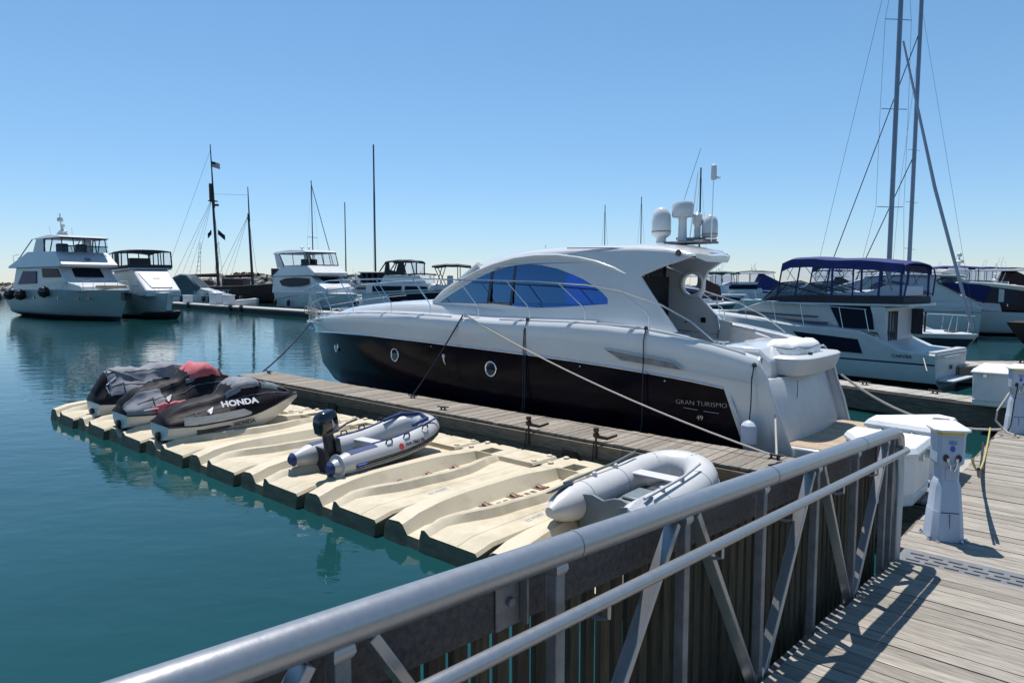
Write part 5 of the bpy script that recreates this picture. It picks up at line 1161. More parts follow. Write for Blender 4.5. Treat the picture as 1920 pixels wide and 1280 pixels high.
# --- schooner
sc = waterline('old brown-hulled schooner with two tall dark masts and rigging', 'schooner', 'sailing ship', (-57, 112), -9)
gen_hull(sc, 24, 5.2, 2.9, 3.3, m=('hull_brown', 'bottom_paint', 'hull_brown'), rake=1.8, wl=.3, sheerf=lambda t: 2.6 + 1.4 * (t - .45) ** 2 * 2.2)
def mast(root, x, z0, z1, r0, r1, lean=0., m='mast_wood', name='mast', y=0.):
    mb = MB(); mb.tube([(x, y, z0), (x + lean * .5, y, (z0 + z1) / 2), (x + lean, y, z1)], [r0, (r0 + r1) / 2, r1], 8); return mb.build(name, m, root)
mast(sc, 10.2, 2.5, 16.8, .24, .18, -.5); mast(sc, 9.9, 15.0, 24.9, .16, .07, -.3, name='topmast'); mast(sc, 16.1, 2.5, 14.0, .22, .16, -.4); mast(sc, 15.85, 12.8, 18.2, .13, .06, -.1, name='topmast')
for xa, za, xb in [(9.6, 16.5, x) for x in (3.5, 4.8, 6.2, 7.4)] + [(9.6, 24.0, 2.0)] + [(15.7, 13.8, x) for x in (11.0, 12.3, 13.4, 17.4, 18.4)] + [(9.7, 16.5, 12.6)]:
    for yy in (-2.4,): mb = MB(); mb.tube([(xa, 0, za), (xb, yy, 3.0)], .022, 4); mb.build('shroud', 'mast_dark', sc)
mb = MB(); mb.tube([(9.5, 0, 17.2), (15.6, 0, 16.9)], .02, 4); mb.build('stay', 'mast_dark', sc)
for xx in (8.2, 11.3):
    mb = MB()
    for k in range(9): mb.tube([(xx - .35 + .02 * k, -2.4 + .1 * k, 3 + .7 * k), (xx + .35 - .02 * k, -2.4 + .1 * k, 3 + .7 * k)], .03, 4)
    mb.tube([(xx - .4, -2.4, 2.8), (xx - .1, -1.4, 9.5)], .03, 4); mb.tube([(xx + .4, -2.4, 2.8), (xx + .1, -1.4, 9.5)], .03, 4); mb.build('ratlines', 'mast_dark', sc, split=False)
mb = MB(); mb.box(9.2, 10.3, -.5, .5, 16.0, 16.15); mb.box(9.3, 9.7, -.3, .3, 16.2, 18.8); mb.lathe([(.3, 0), (.3, .3)], (10.4, 0, 15.3), 8); mb.build('crosstree', 'mast_wood', sc)
part(sc, 'cabin', 'hull_brown', lambda mb: (mb.box(11.5, 15, -1.2, 1.2, 2.6, 3.9), mb.box(3, 8.5, -1.4, 1.4, 2.6, 3.6)), bevel=.1)
part(sc, 'boom', 'canvas_maroon', lambda mb: (mb.tube([(10, 0, 4.4), (3.5, 0, 4.3)], [.32, .2], 8), mb.tube([(16, 0, 4.4), (11.5, 0, 4.2)], [.32, .2], 8)))
def flag(label, loc, rz, L, H, mats, droop=.35):
    t = thing('flag', label, 'flag', loc, rz); m1, m2 = mats
    mb = MB(); rows = []
    for i in range(9):
        a = i / 8; rows.append([(L * a, .10 * sin(a * 7), -H * (j / 6) - droop * H * a - .1 * a * a) for j in range(7)])
    mb.rings(rows, closed=False, mfn=lambda i, j: 2 if (i < 4 and j < 3) else (j % 2)); mb.build('cloth', [m1, m2, 'flag_blue'], t, smooth=0)
a9 = R(-9)
def scp(x, y, z): return Vector((-57 + x * cos(a9) - y * sin(a9), 112 + x * sin(a9) + y * cos(a9), z))
flag('small stars and stripes flag near the top of the tallest schooner mast', scp(9.7, 0, 22.3), 0, 1.3, .9, ('flag_red', 'flag_white'))
flag('dark drooping flag halfway up the schooner mast', scp(10.4, 0, 11.6), 0, 1.1, .8, ('flag_blue', 'flag_blue'), 1.0)
flag('dark flag on the left side halfway up the schooner mast', scp(9.3, 0, 11.6), 180, .6, .8, ('flag_blue', 'flag_blue'), .6)
# --- flybridge yacht in the middle
y4 = waterline('white flybridge yacht with an enclosed clear bridge behind the big yacht bow', 'motor_yacht', 'motor yacht', (-27.5, 85.9), -50)
gen_hull(y4, 17.4, 4.6, 1.95, 1.95, rake=1.6, wl=.25, p=2.0)
_, f = house(y4, 'deckhouse', [(-.8, 1.9), (-.6, 3.9), (10.2, 3.85), (12.2, 2.9), (13.6, 2.5), (13.6, 1.9)], 2.15, 1.95, nar=.03, xn=8, bevel=.1)
sidewin(y4, f, [[(1.5, 3.35), (3.2, 3.65), (6.2, 3.72), (9.8, 3.6), (9.9, 3.0), (8.0, 2.75), (4.6, 2.65), (2.4, 2.8)]])
fwin(y4, (11.9, 3.05), (10.6, 3.7), 1.7, 1.8, n=3, curve=.4, off=.08)
_, f = house(y4, 'flybridge', [(-.6, 3.9), (.6, 4.4), (2.0, 5.05), (9.6, 5.05), (11.6, 4.2), (11.2, 3.88)], 2.2, 2.0, nar=.02, xn=8, bevel=.12)
_, f = house(y4, 'hardtop', [(-.8, 6.62), (-.3, 6.92), (4, 7.02), (8.2, 6.85), (9.0, 6.6), (8.6, 6.52)], 1.95, 1.75)
for s in (1, -1):
    part(y4, 'hardtop_leg', 'gelcoat_far', lambda mb: mb.patch([[(-.2, 6.7), (1.2, 6.7), (2.6, 5.0), (.6, 4.9)]], lambda a, b, k: (a, s * (1.93 + k), b), .14))
    part(y4, 'hardtop_frame', 'black_rubber', lambda mb: (mb.tube([(1.4, s * 1.9, 6.58), (2.8, s * 1.9, 5.12), (9.5, s * 1.8, 5.1), (8.9, s * 1.75, 6.52)], .05, 5), mb.tube([(1.4, s * 1.9, 6.6), (8.9, s * 1.75, 6.56)], .07, 5), mb.tube([(5.6, s * 1.88, 5.1), (5.2, s * 1.88, 6.55)], .04, 5)))
    part(y4, 'clear_curtain', 'clear_vinyl', lambda mb: mb.patch([[(1.5, 6.5), (2.9, 5.1), (9.5, 5.08), (8.9, 6.5)]], lambda a, b, k: (a, s * (1.82 + k), b), .01))
for q in (-1.75, -.9, 0, .9, 1.75): part(y4, 'hardtop_frame', 'black_rubber', lambda mb: mb.tube([(9.55, q, 5.1), (8.9, q, 6.5)], .04, 5))
part(y4, 'hardtop_frame', 'black_rubber', lambda mb: (mb.tube([(9.5, -1.8, 5.12), (9.6, 0, 5.12), (9.5, 1.8, 5.12)], .05, 5), mb.tube([(8.9, -1.75, 6.5), (8.95, 0, 6.52), (8.9, 1.75, 6.5)], .06, 5)))
part(y4, 'rear_curtain', 'canvas_black', lambda mb: mb.box(-1.2, -.7, -2.0, 2.0, 3.9, 4.9)); part(y4, 'helm_seat', 'canvas_black', lambda mb: (mb.box(5.2, 5.9, -.9, -.2, 4.9, 5.9), mb.box(5.2, 5.9, .2, .9, 4.9, 5.9)), bevel=.1)
radar_stack(y4, 3.6, 6.95, .9, False, 0); radar_stack(y4, 5.6, 6.95, .7, False, 0)
for x in (8.5, 12.4): part(y4, 'porthole', 'glass_dark', lambda mb: mb.lathe([(.16, -.05), (.16, 0)], (x, -2.12 + .06 * (x - 8.5), 1.0), 12, ax='y'))
part(y4, 'styling_line', 'alu_dark', lambda mb: mb.tube([(1.0, -2.32, 1.2), (7.5, -2.30, 1.7), (12, -2.0, 1.6)], .025, 4)); bowrail(y4, 17.4, 4.6, 1.95, 1.95, .6, 9.0, 6, r=.025)
for x in (1.2, 5.2): part(y4, 'fender', 'black_rubber', lambda mb: mb.lathe([(.03, -.4), (.2, -.25), (.2, .25), (.05, .4)], (x, -2.5, .8), 10))
# --- sailing boats far away: hull, mast, furled sail on the boom
def sailboat(label, x, y, top, rz, L=10, boom=True, stay=None, m='mast_dark', hull='gelcoat_far', spread=(.55,), r=.085, cat='sailing boat', cover='canvas_navy'):
    t = waterline(label, 'sailing_boat', cat, (x, y), rz); gen_hull(t, L, L * .3, 1.15, 1.35, m=(hull, 'bottom_paint', 'stripe_navy'), rake=1.2, wl=.15, stripe=(4,)); mx = L * .55
    t.location = t.location - Vector((cos(R(rz)) * mx, sin(R(rz)) * mx, 0))
    house(t, 'cabin', [(L * .3, 1.1), (L * .33, 1.75), (L * .6, 1.7), (L * .75, 1.3)], L * .1, L * .08)
    mast(t, mx, 1.2, top, r, r * .7, 0, m)
    if boom: mb = MB(); mb.tube([(mx, 0, 2.5), (mx - L * .42, 0, 2.5)], [.2, .12], 8); mb.build('boom', cover, t)
    if stay: mb = MB(); mb.tube([(mx, 0, top * .97), (mx + stay, 0, 1.4)], .05, 5); mb.build('furled_sail', m, t)
    for s in (1, -1):
        for h in spread: mb = MB(); mb.tube([(mx, 0, top * h), (mx, s * .9, top * h)], .03, 4); mb.build('spreader', m, t)
        mb = MB(); mb.tube([(mx, 0, top * .98), (mx, s * .9, top * spread[-1]), (mx - .1, s * L * .14, 1.3)], .010, 4); mb.build('shroud', m, t)
    return t
sailboat('distant sailing boat with a mast and slanting furled sail, left of the yacht bow', -27.3, 95, 17.0, -30, 10, stay=5.2)
sailboat('distant sailing boat with the shortest mast of the three left of the big yacht', -21.6, 90, 13.5, 10, 9)
sailboat('distant sailing boat with the tallest dark mast, left of the big yacht cabin', -15.8, 80, 18.8, 5, 11, spread=(.38, .7), r=.12, cover='canvas_black')
sailboat('distant sailing boat whose mast tip shows above the big yacht roof, left one', 9.35, 70, 10.9, 15, 8, r=.06)
sailboat('distant sailing boat whose mast tip shows above the big yacht roof, right one', 13.0, 70, 11.7, 15, 8, r=.06)
sailboat('distant sailing boat with a mast just behind the big yacht radar domes', 16.2, 60, 12.9, 20, 9, r=.09)
# --- trawler, houseboat and bimini cruiser seen over the foredeck
y5 = waterline('grey-white trawler with a black enclosed flybridge canopy above the yacht foredeck', 'trawler', 'trawler', (-13.2, 62), -6)
gen_hull(y5, 11.5, 3.9, 1.7, 2.0, rake=1.2, wl=.2); _, f = house(y5, 'deckhouse', [(.6, 1.7), (.6, 3.1), (6.4, 3.05), (8.6, 2.5), (9, 1.8)], 1.75, 1.6)
sidewin(y5, f, [[(1.2, 2.2), (1.2, 2.8), (3.8, 2.8), (3.8, 2.2)], [(4.1, 2.2), (4.1, 2.8), (6.0, 2.75), (6.4, 2.2)]])
_, f = house(y5, 'flybridge', [(1.8, 3.05), (2.2, 3.75), (5.4, 3.7), (6.0, 3.1)], 1.6, 1.5)
part(y5, 'aft_enclosure', 'canvas_black', lambda mb: [mb.box(.1 + .5 * k, .3 + .5 * k, -1.6, 1.6, 3.1, 3.95) for k in range(4)], split=False); part(y5, 'aft_roof', 'gelcoat_far', lambda mb: mb.box(-.1, 2.3, -1.7, 1.7, 3.95, 4.05), bevel=.03)
bimini(y5, 2.3, 5.2, 1.5, 4.88, 'canvas_black', [(2.4, 1.6), (3.4, 3.0), (3.9, 4.2), (5.1, 5.1)], 3.75, r=.06, curtain=[(3.9, 3.8), (3.9, 4.85), (5.1, 4.85), (5.2, 3.8)]); part(y5, 'side_arch', 'canvas_black', lambda mb: mb.patch([[(2.2, 3.75), (2.4, 4.9), (2.7, 4.9), (2.75, 4.2), (3.3, 4.1), (3.5, 4.8), (4.0, 4.85), (4.1, 3.75)]], lambda a, b, k: (a, -1.52 + k, b), .05))
y6 = waterline('slab-sided white houseboat with a long dark window behind the yacht foredeck rail', 'houseboat', 'houseboat', (-9.4, 44.3), -4)
gen_hull(y6, 8.0, 3.4, 1.1, 1.3, rake=.6, wl=.2); _, f = house(y6, 'deckhouse', [(.2, 1.0), (.2, 2.35), (5.9, 2.6), (6.4, 2.3), (6.9, 1.3)], 1.6, 1.55, bevel=.03)
sidewin(y6, f, [[(1.95, 1.6), (1.95, 2.3), (5.2, 2.45), (5.6, 1.75)]]); part(y6, 'roof', 'gelcoat_far', lambda mb: mb.prismY([(-.2, 2.38), (-.2, 2.44), (6.1, 2.74), (6.3, 2.66)], lambda x, z: 1.75)); part(y6, 'covered_seat', 'vinyl_white', lambda mb: mb.box(2.6, 4.6, -1.75, -1.2, 1.35, 2.0), bevel=.2)
y7 = waterline('white cruiser with a black bimini on thin poles just left of the yacht cabin', 'cabin_cruiser', 'cabin cruiser', (-8.0, 60), 0)
gen_hull(y7, 8.5, 3.0, 1.6, 1.9, rake=1, wl=.2); _, f = house(y7, 'cabin', [(.6, 1.6), (1.0, 2.9), (4.6, 2.9), (6.8, 1.9)], 1.35, 1.2, bevel=.08); sidewin(y7, f, [[(1.4, 2.1), (1.4, 2.6), (4.4, 2.6), (5.0, 2.1)]])
bimini(y7, 1.2, 4.4, 1.4, 4.45, 'canvas_black', [(1.4, 2.1), (2.1, 1.6), (3.4, 3.4)], 2.9, r=.04); part(y7, 'helm_seat', 'gelcoat_far', lambda mb: (mb.box(2.4, 2.9, -.5, .1, 2.9, 3.7), mb.box(3.3, 3.9, -.5, .5, 2.9, 3.5)), bevel=.08)
# ============================================================ boat with the blue canopy (local +y towards the viewer)
CA = 130
cv_ = thing('cabin_cruiser', 'white cabin cruiser with navy canopy frame and curtains, right of the big yacht', 'cabin cruiser', (13.0 - .31, 20.29 - .26, 0), CA); cv_.scale = (.96, .76, 1)
def cy(x): return 1.7 if x < 4.5 else 1.7 * max(.03, 1 - ((x - 4.5) / 5.0) ** 2.2)
TC = [-.15, .2, .8, 1.45, 1.5, 2.0, 2.6, 3.4, 4.3, 5.2, 6.0, 6.8, 7.5, 8.1, 8.6, 9.0, 9.3, 9.48]
SH = [(-.15, 1.0), (.8, 1.06), (1.3, 1.12), (1.55, 1.46), (2.15, 1.58), (3.9, 1.64), (5.8, 1.83), (7.5, 1.9), (9.5, 1.95)]
rg = []
for x in TC:
    z = itp(SH, x); y = cy(x); b = max(0, (x - 6) / 3.5); zc = .15 + .35 * b
    n = [(x - b * 1.3, .01, -.5 + .45 * b), (x - b * .8, y * .86, zc), (x - b * .3, y * .97, .66 + .25 * b), (x - b * .28, y * .972, .71 + .25 * b), (x, y, z - .05), (x, y * .97, z)]
    rg.append(n + [(a, -q, c) for a, q, c in n[::-1]])
mb = MB(); mb.rings(rg, closed=False, mfn=lambda i, j: 1 if j in (0, 10, 11) else (2 if j in (2, 8) else 0)); mb.f.append(tuple(range(12))); mb.m.append(0); mb.build('hull', ['gelcoat_dull', 'bottom_paint', 'stripe_navy'], cv_, smooth=40)
mb = MB(); rows = [[(x, cy(x) * .97, itp(SH, x) - .005), (x, cy(x) * .6, itp(SH, x) + .08), (x, -cy(x) * .6, itp(SH, x) + .08), (x, -cy(x) * .97, itp(SH, x) - .005)] for x in TC[5:]]; mb.rings(rows, closed=False); mb.build('deck', 'gelcoat_dull', cv_)
mb = MB(); mb.box(-.05, 2.0, -1.45, 1.45, .5, .55)
for s in (1, -1): mb.rings([[(x, s * cy(x) * .97, itp(SH, x) - .003), (x, s * (cy(x) - .22), itp(SH, x) - .003), (x, s * (cy(x) - .24), .52)] for x in (-.1, .4, .8, 1.3, 1.55, 2.0)], closed=False)
mb.build('cockpit_lining', 'interior_beige', cv_)
mb = MB(); mb.box(-.16, .12, -1.62, 1.62, .80, 1.06)
for k in range(2): mb.box(-.19, -.15, -1.6, 1.6, .86 + .09 * k, .90 + .09 * k)
mb.build('transom_cap', 'gelcoat_dull', cv_, bevel=.02, split=False)
mb = MB(); mb.box(-.175, -.165, -.1, .15, .5, .62); mb.build('transom_plate', 'decal_dark', cv_); mb = MB(); mb.box(-.6, -.16, -1.4, 1.4, .22, .28); mb.build('swim_step', 'gelcoat_dull', cv_, bevel=.02)
CW = lambda x, z: (1.42 - .12 * (z - 1.6)) * (1 if x < 5 else max(.2, 1 - .12 * (x - 5) ** 1.4))
CAB = [(1.35, 1.50), (1.50, 2.30), (2.95, 2.42), (5.5, 2.36), (5.8, 2.30), (6.6, 2.05), (7.9, 1.98), (7.9, 1.6)]
mb = MB(); mb.prismY(CAB, CW); mb.build('cabin', 'gelcoat_dull', cv_, smooth=30, bevel=.03)
for s in (1, -1):
    mb = MB(); mb.patch([[(3.15, 2.36), (1.80, 2.30), (1.66, 1.60), (2.72, 1.62)]], lambda a, b, k, s=s: (a, s * (CW(a, b) + .012 + k), b), .02); mb.build('side_window', 'glass_far', cv_, smooth=0)
    mb = MB(); mb.patch([[(4.2, 1.44), (2.05, 1.30), (1.90, .88), (3.6, .92)]], lambda a, b, k, s=s: (a, s * (cy(a) * .99 + .012 + k), b), .03); mb.build('hull_window', 'glass_far', cv_, smooth=0)
    mb = MB(); mb.patch([[(6.6, 1.96), (3.5, 1.90), (3.45, 1.95), (6.6, 2.01)]], lambda a, b, k, s=s: (a, s * (CW(a, b) + .035 + k), b), .04); mb.build('stripe', 'stripe_navy', cv_)
    mb = MB(); mb.patch([[(7.2, 1.72), (3.15, 1.70), (3.1, 1.77), (7.2, 1.80)]], lambda a, b, k, s=s: (a, s * (CW(a, b) + .04 + k), b), .045); mb.build('stripe', 'stripe_navy', cv_)
part(cv_, 'aft_bulkhead', 'gelcoat_dull', lambda mb: mb.patch([[(-1.4, .55), (-1.35, 2.25), (1.35, 2.25), (1.4, .55), (1.22, .55), (1.18, 2.15), (.28, 2.15), (.28, .55)]], lambda a, b, k: (1.38 + k, a, b), .04))
for k in range(7): part(cv_, 'door_curtain', 'canvas_black' if k % 2 == 0 else 'clear_vinyl', lambda mb: mb.patch([[(.28 + .13 * k, .58), (.26 + .13 * k, 2.15), (.37 + .13 * k, 2.15), (.40 + .13 * k, .58)]], lambda a, b, k2: (1.33 + k2, a, b), .01))
for s in (1, -1): part(cv_, 'cockpit_screen', 'canvas_black', lambda mb: mb.patch([[(.55, 1.12), (.75, 2.3), (1.42, 2.35), (1.5, 1.5), (1.3, 1.12)]] if s > 0 else [[(1.0, 1.4), (1.0, 2.2), (1.4, 2.2), (1.4, 1.4)]], lambda a, b, k: (a, s * (1.2 + k), b), .02)) if s < 0 else None
part(cv_, 'cabin_wing', 'gelcoat_dull', lambda mb: mb.patch([[(1.55, 1.50), (1.80, 2.28), (1.36, 2.28), (1.24, 1.12), (1.36, 1.12)]], lambda a, b, k: (a, 1.44 + k, b), .07), bevel=.015)
# flybridge coaming, dark canvas skirt and clear enclosure with navy frame
part(cv_, 'flybridge_coaming', 'canvas_black', lambda mb: mb.prismY([(.85, 2.36), (.85, 2.58), (3.1, 2.60), (3.9, 2.62), (5.15, 2.55), (5.5, 2.40)], lambda x, z: 1.40), bevel=.03)
part(cv_, 'flybridge_deck', 'gelcoat_dull', lambda mb: mb.box(.7, 5.4, -1.42, 1.42, 2.30, 2.37), bevel=.02)
part(cv_, 'covered_console', 'vinyl_white', lambda mb: mb.rings([[(x, y, 2.6), (x, y, 2.6 + h), (x, -y, 2.6 + h), (x, -y, 2.6)] for x, y, h in ((.95, .9, .30), (1.5, .9, .34), (2.1, .8, .12), (3.4, .8, .06))]), bevel=.05, split=False)
for s in (1, -1):
    part(cv_, 'wind_deflector', 'glass_clear', lambda mb: mb.patch([[(5.5, 2.42), (4.86, 3.0), (4.1, 3.04), (3.02, 2.6), (3.4, 2.5)]], lambda a, b, k: (a, s * (1.36 + k), b), .01))
    part(cv_, 'deflector_frame', 'black_gloss', lambda mb: (mb.tube([(5.52, s * 1.37, 2.40), (4.88, s * 1.37, 3.0), (3.0, s * 1.38, 2.55)], .025, 5), mb.tube([(4.86, s * 1.37, 3.0), (4.1, s * 1.37, 3.06), (2.9, s * 1.38, 2.68)], .018, 5), mb.tube([(5.1, s * 1.36, 2.5), (4.6, s * 1.36, 2.92)], .02, 5)))
fwin(cv_, (5.65, 2.4), (4.86, 3.0), 1.25, 1.2, 'glass_clear', n=4, off=.02)
mb = MB(); rows = []
for i in range(25):
    x = .86 + (4.80 - .86) * i / 24; q = i / 24
    z = itp([(.86, 3.50), (1.0, 3.56), (1.74, 3.66), (2.6, 3.70), (3.2, 3.72), (3.9, 3.78), (4.5, 3.78), (4.8, 3.64)], x) - .02 * abs(sin(q * 9))
    up = [(x, 1.36 * c, z + .09 * (1 - abs(c) ** 3)) for c in (-1, -.92, -.7, -.35, 0, .35, .7, .92, 1)]
    rows.append([(x, -1.37, z - .27)] + up + [(x, 1.37, z - .27)] + [(a, b * .98, c - .03) for a, b, c in up[::-1]])
mb.rings(rows); can = mb.build('canopy', 'canvas_navy', cv_, smooth=55)
for xa, xb in ((4.78, 4.95), (4.15, 4.3), (3.05, 3.05), (2.38, 2.38), (1.55, 1.60), (.95, .95)):
    for s in (1, -1): mb = MB(); mb.tube([(xa, s * 1.37, 3.55), (xb, s * 1.38, 2.55)], .040 if xa in (3.05, 1.55, .95) else .030, 5); mb.build('canopy_pole', 'canvas_navy', can)
for s in (1, -1):
    for a, b in (((4.7, 3.55), (4.2, 2.95)), ((4.0, 3.55), (3.7, 3.2)), ((3.35, 3.55), (3.7, 3.2)), ((3.7, 3.2), (3.15, 2.6)), ((3.0, 3.55), (2.7, 3.3)), ((2.4, 3.55), (2.7, 3.3)), ((1.5, 3.55), (1.2, 2.75)), ((1.0, 3.5), (1.4, 2.9)), ((3.2, 2.7), (2.5, 3.4)), ((4.6, 3.1), (4.4, 3.5)), ((2.7, 3.3), (2.7, 2.7))):
        mb = MB(); mb.tube([(a[0], s * 1.355, a[1]), (b[0], s * 1.355, b[1])], .010, 4); mb.build('canopy_strut', 'black_rubber', can)
    mb = MB(); mb.patch([[(4.9, 2.58), (4.75, 3.5), (.95, 3.4), (.95, 2.58)]], lambda a, b, k: (a, s * (1.375 + k), b), .006); mb.build('clear_curtain', 'clear_vinyl', can)
mb = MB(); mb.box(.93, .935, -1.36, 1.36, 2.58, 3.5); mb.build('clear_curtain', 'clear_vinyl', can)
mb = MB(); mb.tube([(1.0, -1.35, 3.5), (.80, -1.35, 3.42), (.74, -1.35, 3.2), (.8, -1.35, 2.6)], .025, 5); mb.tube([(.95, 1.38, 3.54), (.80, 1.38, 3.44), (.76, 1.38, 3.2), (.85, 1.38, 2.55)], .03, 5); mb.build('canopy_hoop', 'canvas_navy', can)
mb = MB(); mb.tube([(8.9, .2, 2.5), (7.5, .95, 2.55), (6.5, 1.35, 2.5), (5.17, 1.6, 2.38), (3.16, 1.62, 2.27), (1.85, 1.6, 2.2)], .014, 6); mb.build('handrail', 'steel', cv_)
for x, z in ((7.5, 2.55), (6.2, 2.47), (5.0, 2.37), (4.0, 2.31), (2.7, 2.25), (1.9, 2.2)): y = min(1.62, cy(x) - .05); mb = MB(); mb.tube([(x - .15, y, itp(SH, x)), (x, y, z)], .010, 5); mb.build('stanchion', 'steel', cv_)
text_obj('CARVER', .13, 'lettering', 'stripe_navy', cv_, side_text_M(.75, 1.702, .84, 0), .004, sx=1.2); text_obj('3207', .07, 'lettering', 'alu_dark', cv_, side_text_M(3.4, 1.71, .98, 0), .003)
part(cv_, 'cockpit_vent', 'decal_dark', lambda mb: mb.box(.9, 1.0, -1.5, -1.44, .85, 1.0)); part(cv_, 'cockpit_bench', 'interior_beige', lambda mb: mb.box(.15, 1.3, -1.45, -.9, .55, .85), bevel=.03)
# ============================================================ grey sport cruiser behind it
ga = 150; near = Vector((24.3, 35.6, 0)); go = near + Vector((1.9 * sin(R(ga)), -1.9 * cos(R(ga)), 0))
gc = thing('sport_cruiser', 'grey-white sport cruiser with a swept hardtop and black-framed arched windows', 'motor yacht', go, ga)
gen_hull(gc, 12.5, 3.8, 1.75, 2.0, m=('gelcoat_dull', 'bottom_paint', 'stripe_navy'), rake=1.4, wl=.2, p=2.0)
GW2 = lambda x, z: (1.62 - .14 * (z - 1.7)) * (1 if x < 6 else max(.3, 1 - .09 * (x - 6) ** 1.3))
mb = MB(); mb.prismY([(-.1, 1.65), (.2, 2.0), (.9, 2.35), (1.75, 2.95), (1.85, 3.3), (3.5, 3.42), (5.4, 3.35), (6.8, 2.9), (8.2, 2.35), (9.8, 2.05), (9.8, 1.65)], GW2); mb.build('deckhouse', 'gelcoat_dull', gc, smooth=30, bevel=.06)
for s in (1, -1):
    for pl, mt in (([(2.2, 2.42), (2.9, 2.78), (3.7, 3.08), (4.6, 3.22), (4.6, 3.10), (3.8, 2.94), (3.2, 2.72), (2.7, 2.5)], 'black_gloss'), ([(2.3, 2.40), (3.0, 2.55), (4.2, 2.72), (5.2, 2.80), (5.2, 2.70), (4.0, 2.62), (3.0, 2.44)], 'black_gloss'), ([(3.4, 2.72), (3.9, 2.90), (4.9, 3.06), (5.2, 2.84), (4.2, 2.74)], 'glass_dark')):
        mb = MB(); mb.patch([pl], lambda a, b, k, s=s: (a, s * (GW2(a, b) + .02 + k), b), .03); mb.build('side_window' if mt == 'glass_dark' else 'window_frame', mt, gc, smooth=0)
    mb = MB(); mb.tube([(-.1, s * 1.64, 1.98), (.9, s * 1.60, 2.5), (1.95, s * 1.5, 3.02), (2.05, s * 1.47, 3.14), (1.7, s * 1.45, 3.32), (1.0, s * 1.44, 3.40)], .035, 6); mb.build('window_frame', 'black_gloss', gc)
    mb = MB(); mb.patch([[(-.1, 2.0), (1.9, 3.08), (.1, 2.95), (-.35, 2.85)]], lambda a, b, k, s=s: (a, s * (1.5 + k), b), .02); mb.build('side_curtain', 'glass_indigo', gc)
    mb = MB(); mb.patch([[(-.1, 2.0), (.15, 2.9), (-.25, 2.85), (-1.5, 2.65), (-1.7, 1.9)]], lambda a, b, k, s=s: (a, s * (1.48 + k), b), .02); mb.build('side_curtain', 'canvas_black', gc)
    mb = MB(); mb.patch([[(-.95, 2.05), (-.95, 2.68), (-.72, 2.72), (-.72, 2.05)]], lambda a, b, k, s=s: (a, s * (1.50 + k), b), .01); mb.build('clear_panel', 'gelcoat_dull', gc)
part(gc, 'hardtop', 'gelcoat_far', lambda mb: mb.prismY([(.6, 3.32), (.9, 3.46), (3.6, 3.55), (5.2, 3.44), (5.6, 3.36), (3.5, 3.40)], lambda x, z: 1.5), bevel=.04)
part(gc, 'aft_canvas', 'canvas_cream', lambda mb: mb.prismY([(-2.2, 2.55), (-1.9, 2.85), (-.6, 3.02), (.7, 3.10), (.9, 3.28), (1.2, 3.2), (.6, 2.95)], lambda x, z: 1.5), bevel=.05)
part(gc, 'radar_arch', 'gelcoat_far', lambda mb: (mb.prismY([(.7, 3.45), (.4, 3.72), (1.6, 3.72), (1.9, 3.62), (1.2, 3.45)], lambda x, z: 1.1), mb.box(.6, 1.5, -.5, .5, 3.74, 3.82)), bevel=.02); radar_stack(gc, 1.0, 3.80, .8, True, 0)
part(gc, 'gunwale_line', 'stripe_navy', lambda mb: mb.tube([(0, 1.93, 1.5), (4, 1.94, 1.55), (8, 1.75, 1.65)], .02, 4)); part(gc, 'porthole', 'glass_dark', lambda mb: mb.patch([[(5.0, 1.2), (5.6, 1.2), (5.6, 1.3), (5.0, 1.3)]], lambda a, b, k: (a, 1.93 + k, b), .05))
bowrail(gc, 12.5, 3.8, 1.75, 2.0, .6, 6, 6)
# ============================================================ ketch / yacht with the thick furled forestay: bow points to the walkway
sb = thing('sailing_boat', 'sailing boat with a white hull, tall mast and thick slanting furled forestay', 'sailing boat', (14.1, 33.2, 0), -83)
# local +x is the bow, towards the viewer and the right
gen_hull(sb, 10.6, 3.0, 1.15, 1.30, m=('gelcoat_far', 'bottom_paint', 'stripe_navy'), rake=1.3, wl=.15, stripe=(4,), sheerf=lambda t: 1.05 + .25 * t ** 2 + .1 * (1 - t) ** 2)
house(sb, 'cabin', [(2.0, 1.1), (2.3, 1.6), (6.2, 1.55), (7.8, 1.2)], .95, .8)
mast(sb, 5.6, 1.1, 17.6, .095, .085, 0, 'mast_alu', y=.30)
mb = MB(); mb.tube([(10.4, -.02, 1.45), (8.3, .0, 6.4), (6.1, .12, 12.2)], [.05, .058, .035], 10); mb.build('furled_forestay', 'mast_alu', sb)
for h in (6.0, 9.8, 13.2):
    for s in (1, -1): mb = MB(); mb.tube([(5.6, .3, h), (5.5, .3 + s * .55, h + .03)], .016, 5); mb.build('spreader', 'mast_alu', sb)
for s in (1, -1):
    mb = MB(); mb.tube([(5.6, .3, 17.2), (5.5, .3 + s * .55, 13.2), (5.5, .3 + s * .6, 9.8), (5.5, .3 + s * .6, 6.0), (5.3, s * 1.3, 1.2)], .007, 4); mb.build('shroud', 'mast_dark', sb)
mb = MB(); mb.tube([(5.6, .3, 17.5), (.1, 0, 1.3)], .008, 4); mb.tube([(5.6, .3, 17.4), (10.5, 0, 1.4)], .006, 4); mb.build('stay', 'mast_dark', sb)
mb = MB(); mb.tube([(5.4, .3, 2.6), (1.5, .1, 2.5)], [.16, .10], 8); mb.build('boom', 'vinyl_white', sb)
bowrail(sb, 10.6, 3.0, 1.15, 1.3, .6, 5, 5, r=.013)
part(sb, 'anchor_post', 'black_rubber', lambda mb: (mb.tube([(8.9, -.6, 1.2), (9.0, -.65, 2.0)], .04, 6),)); part(sb, 'deck_crate', 'canvas_black', lambda mb: mb.box(9.4, 9.8, -.25, .05, 1.3, 1.36))
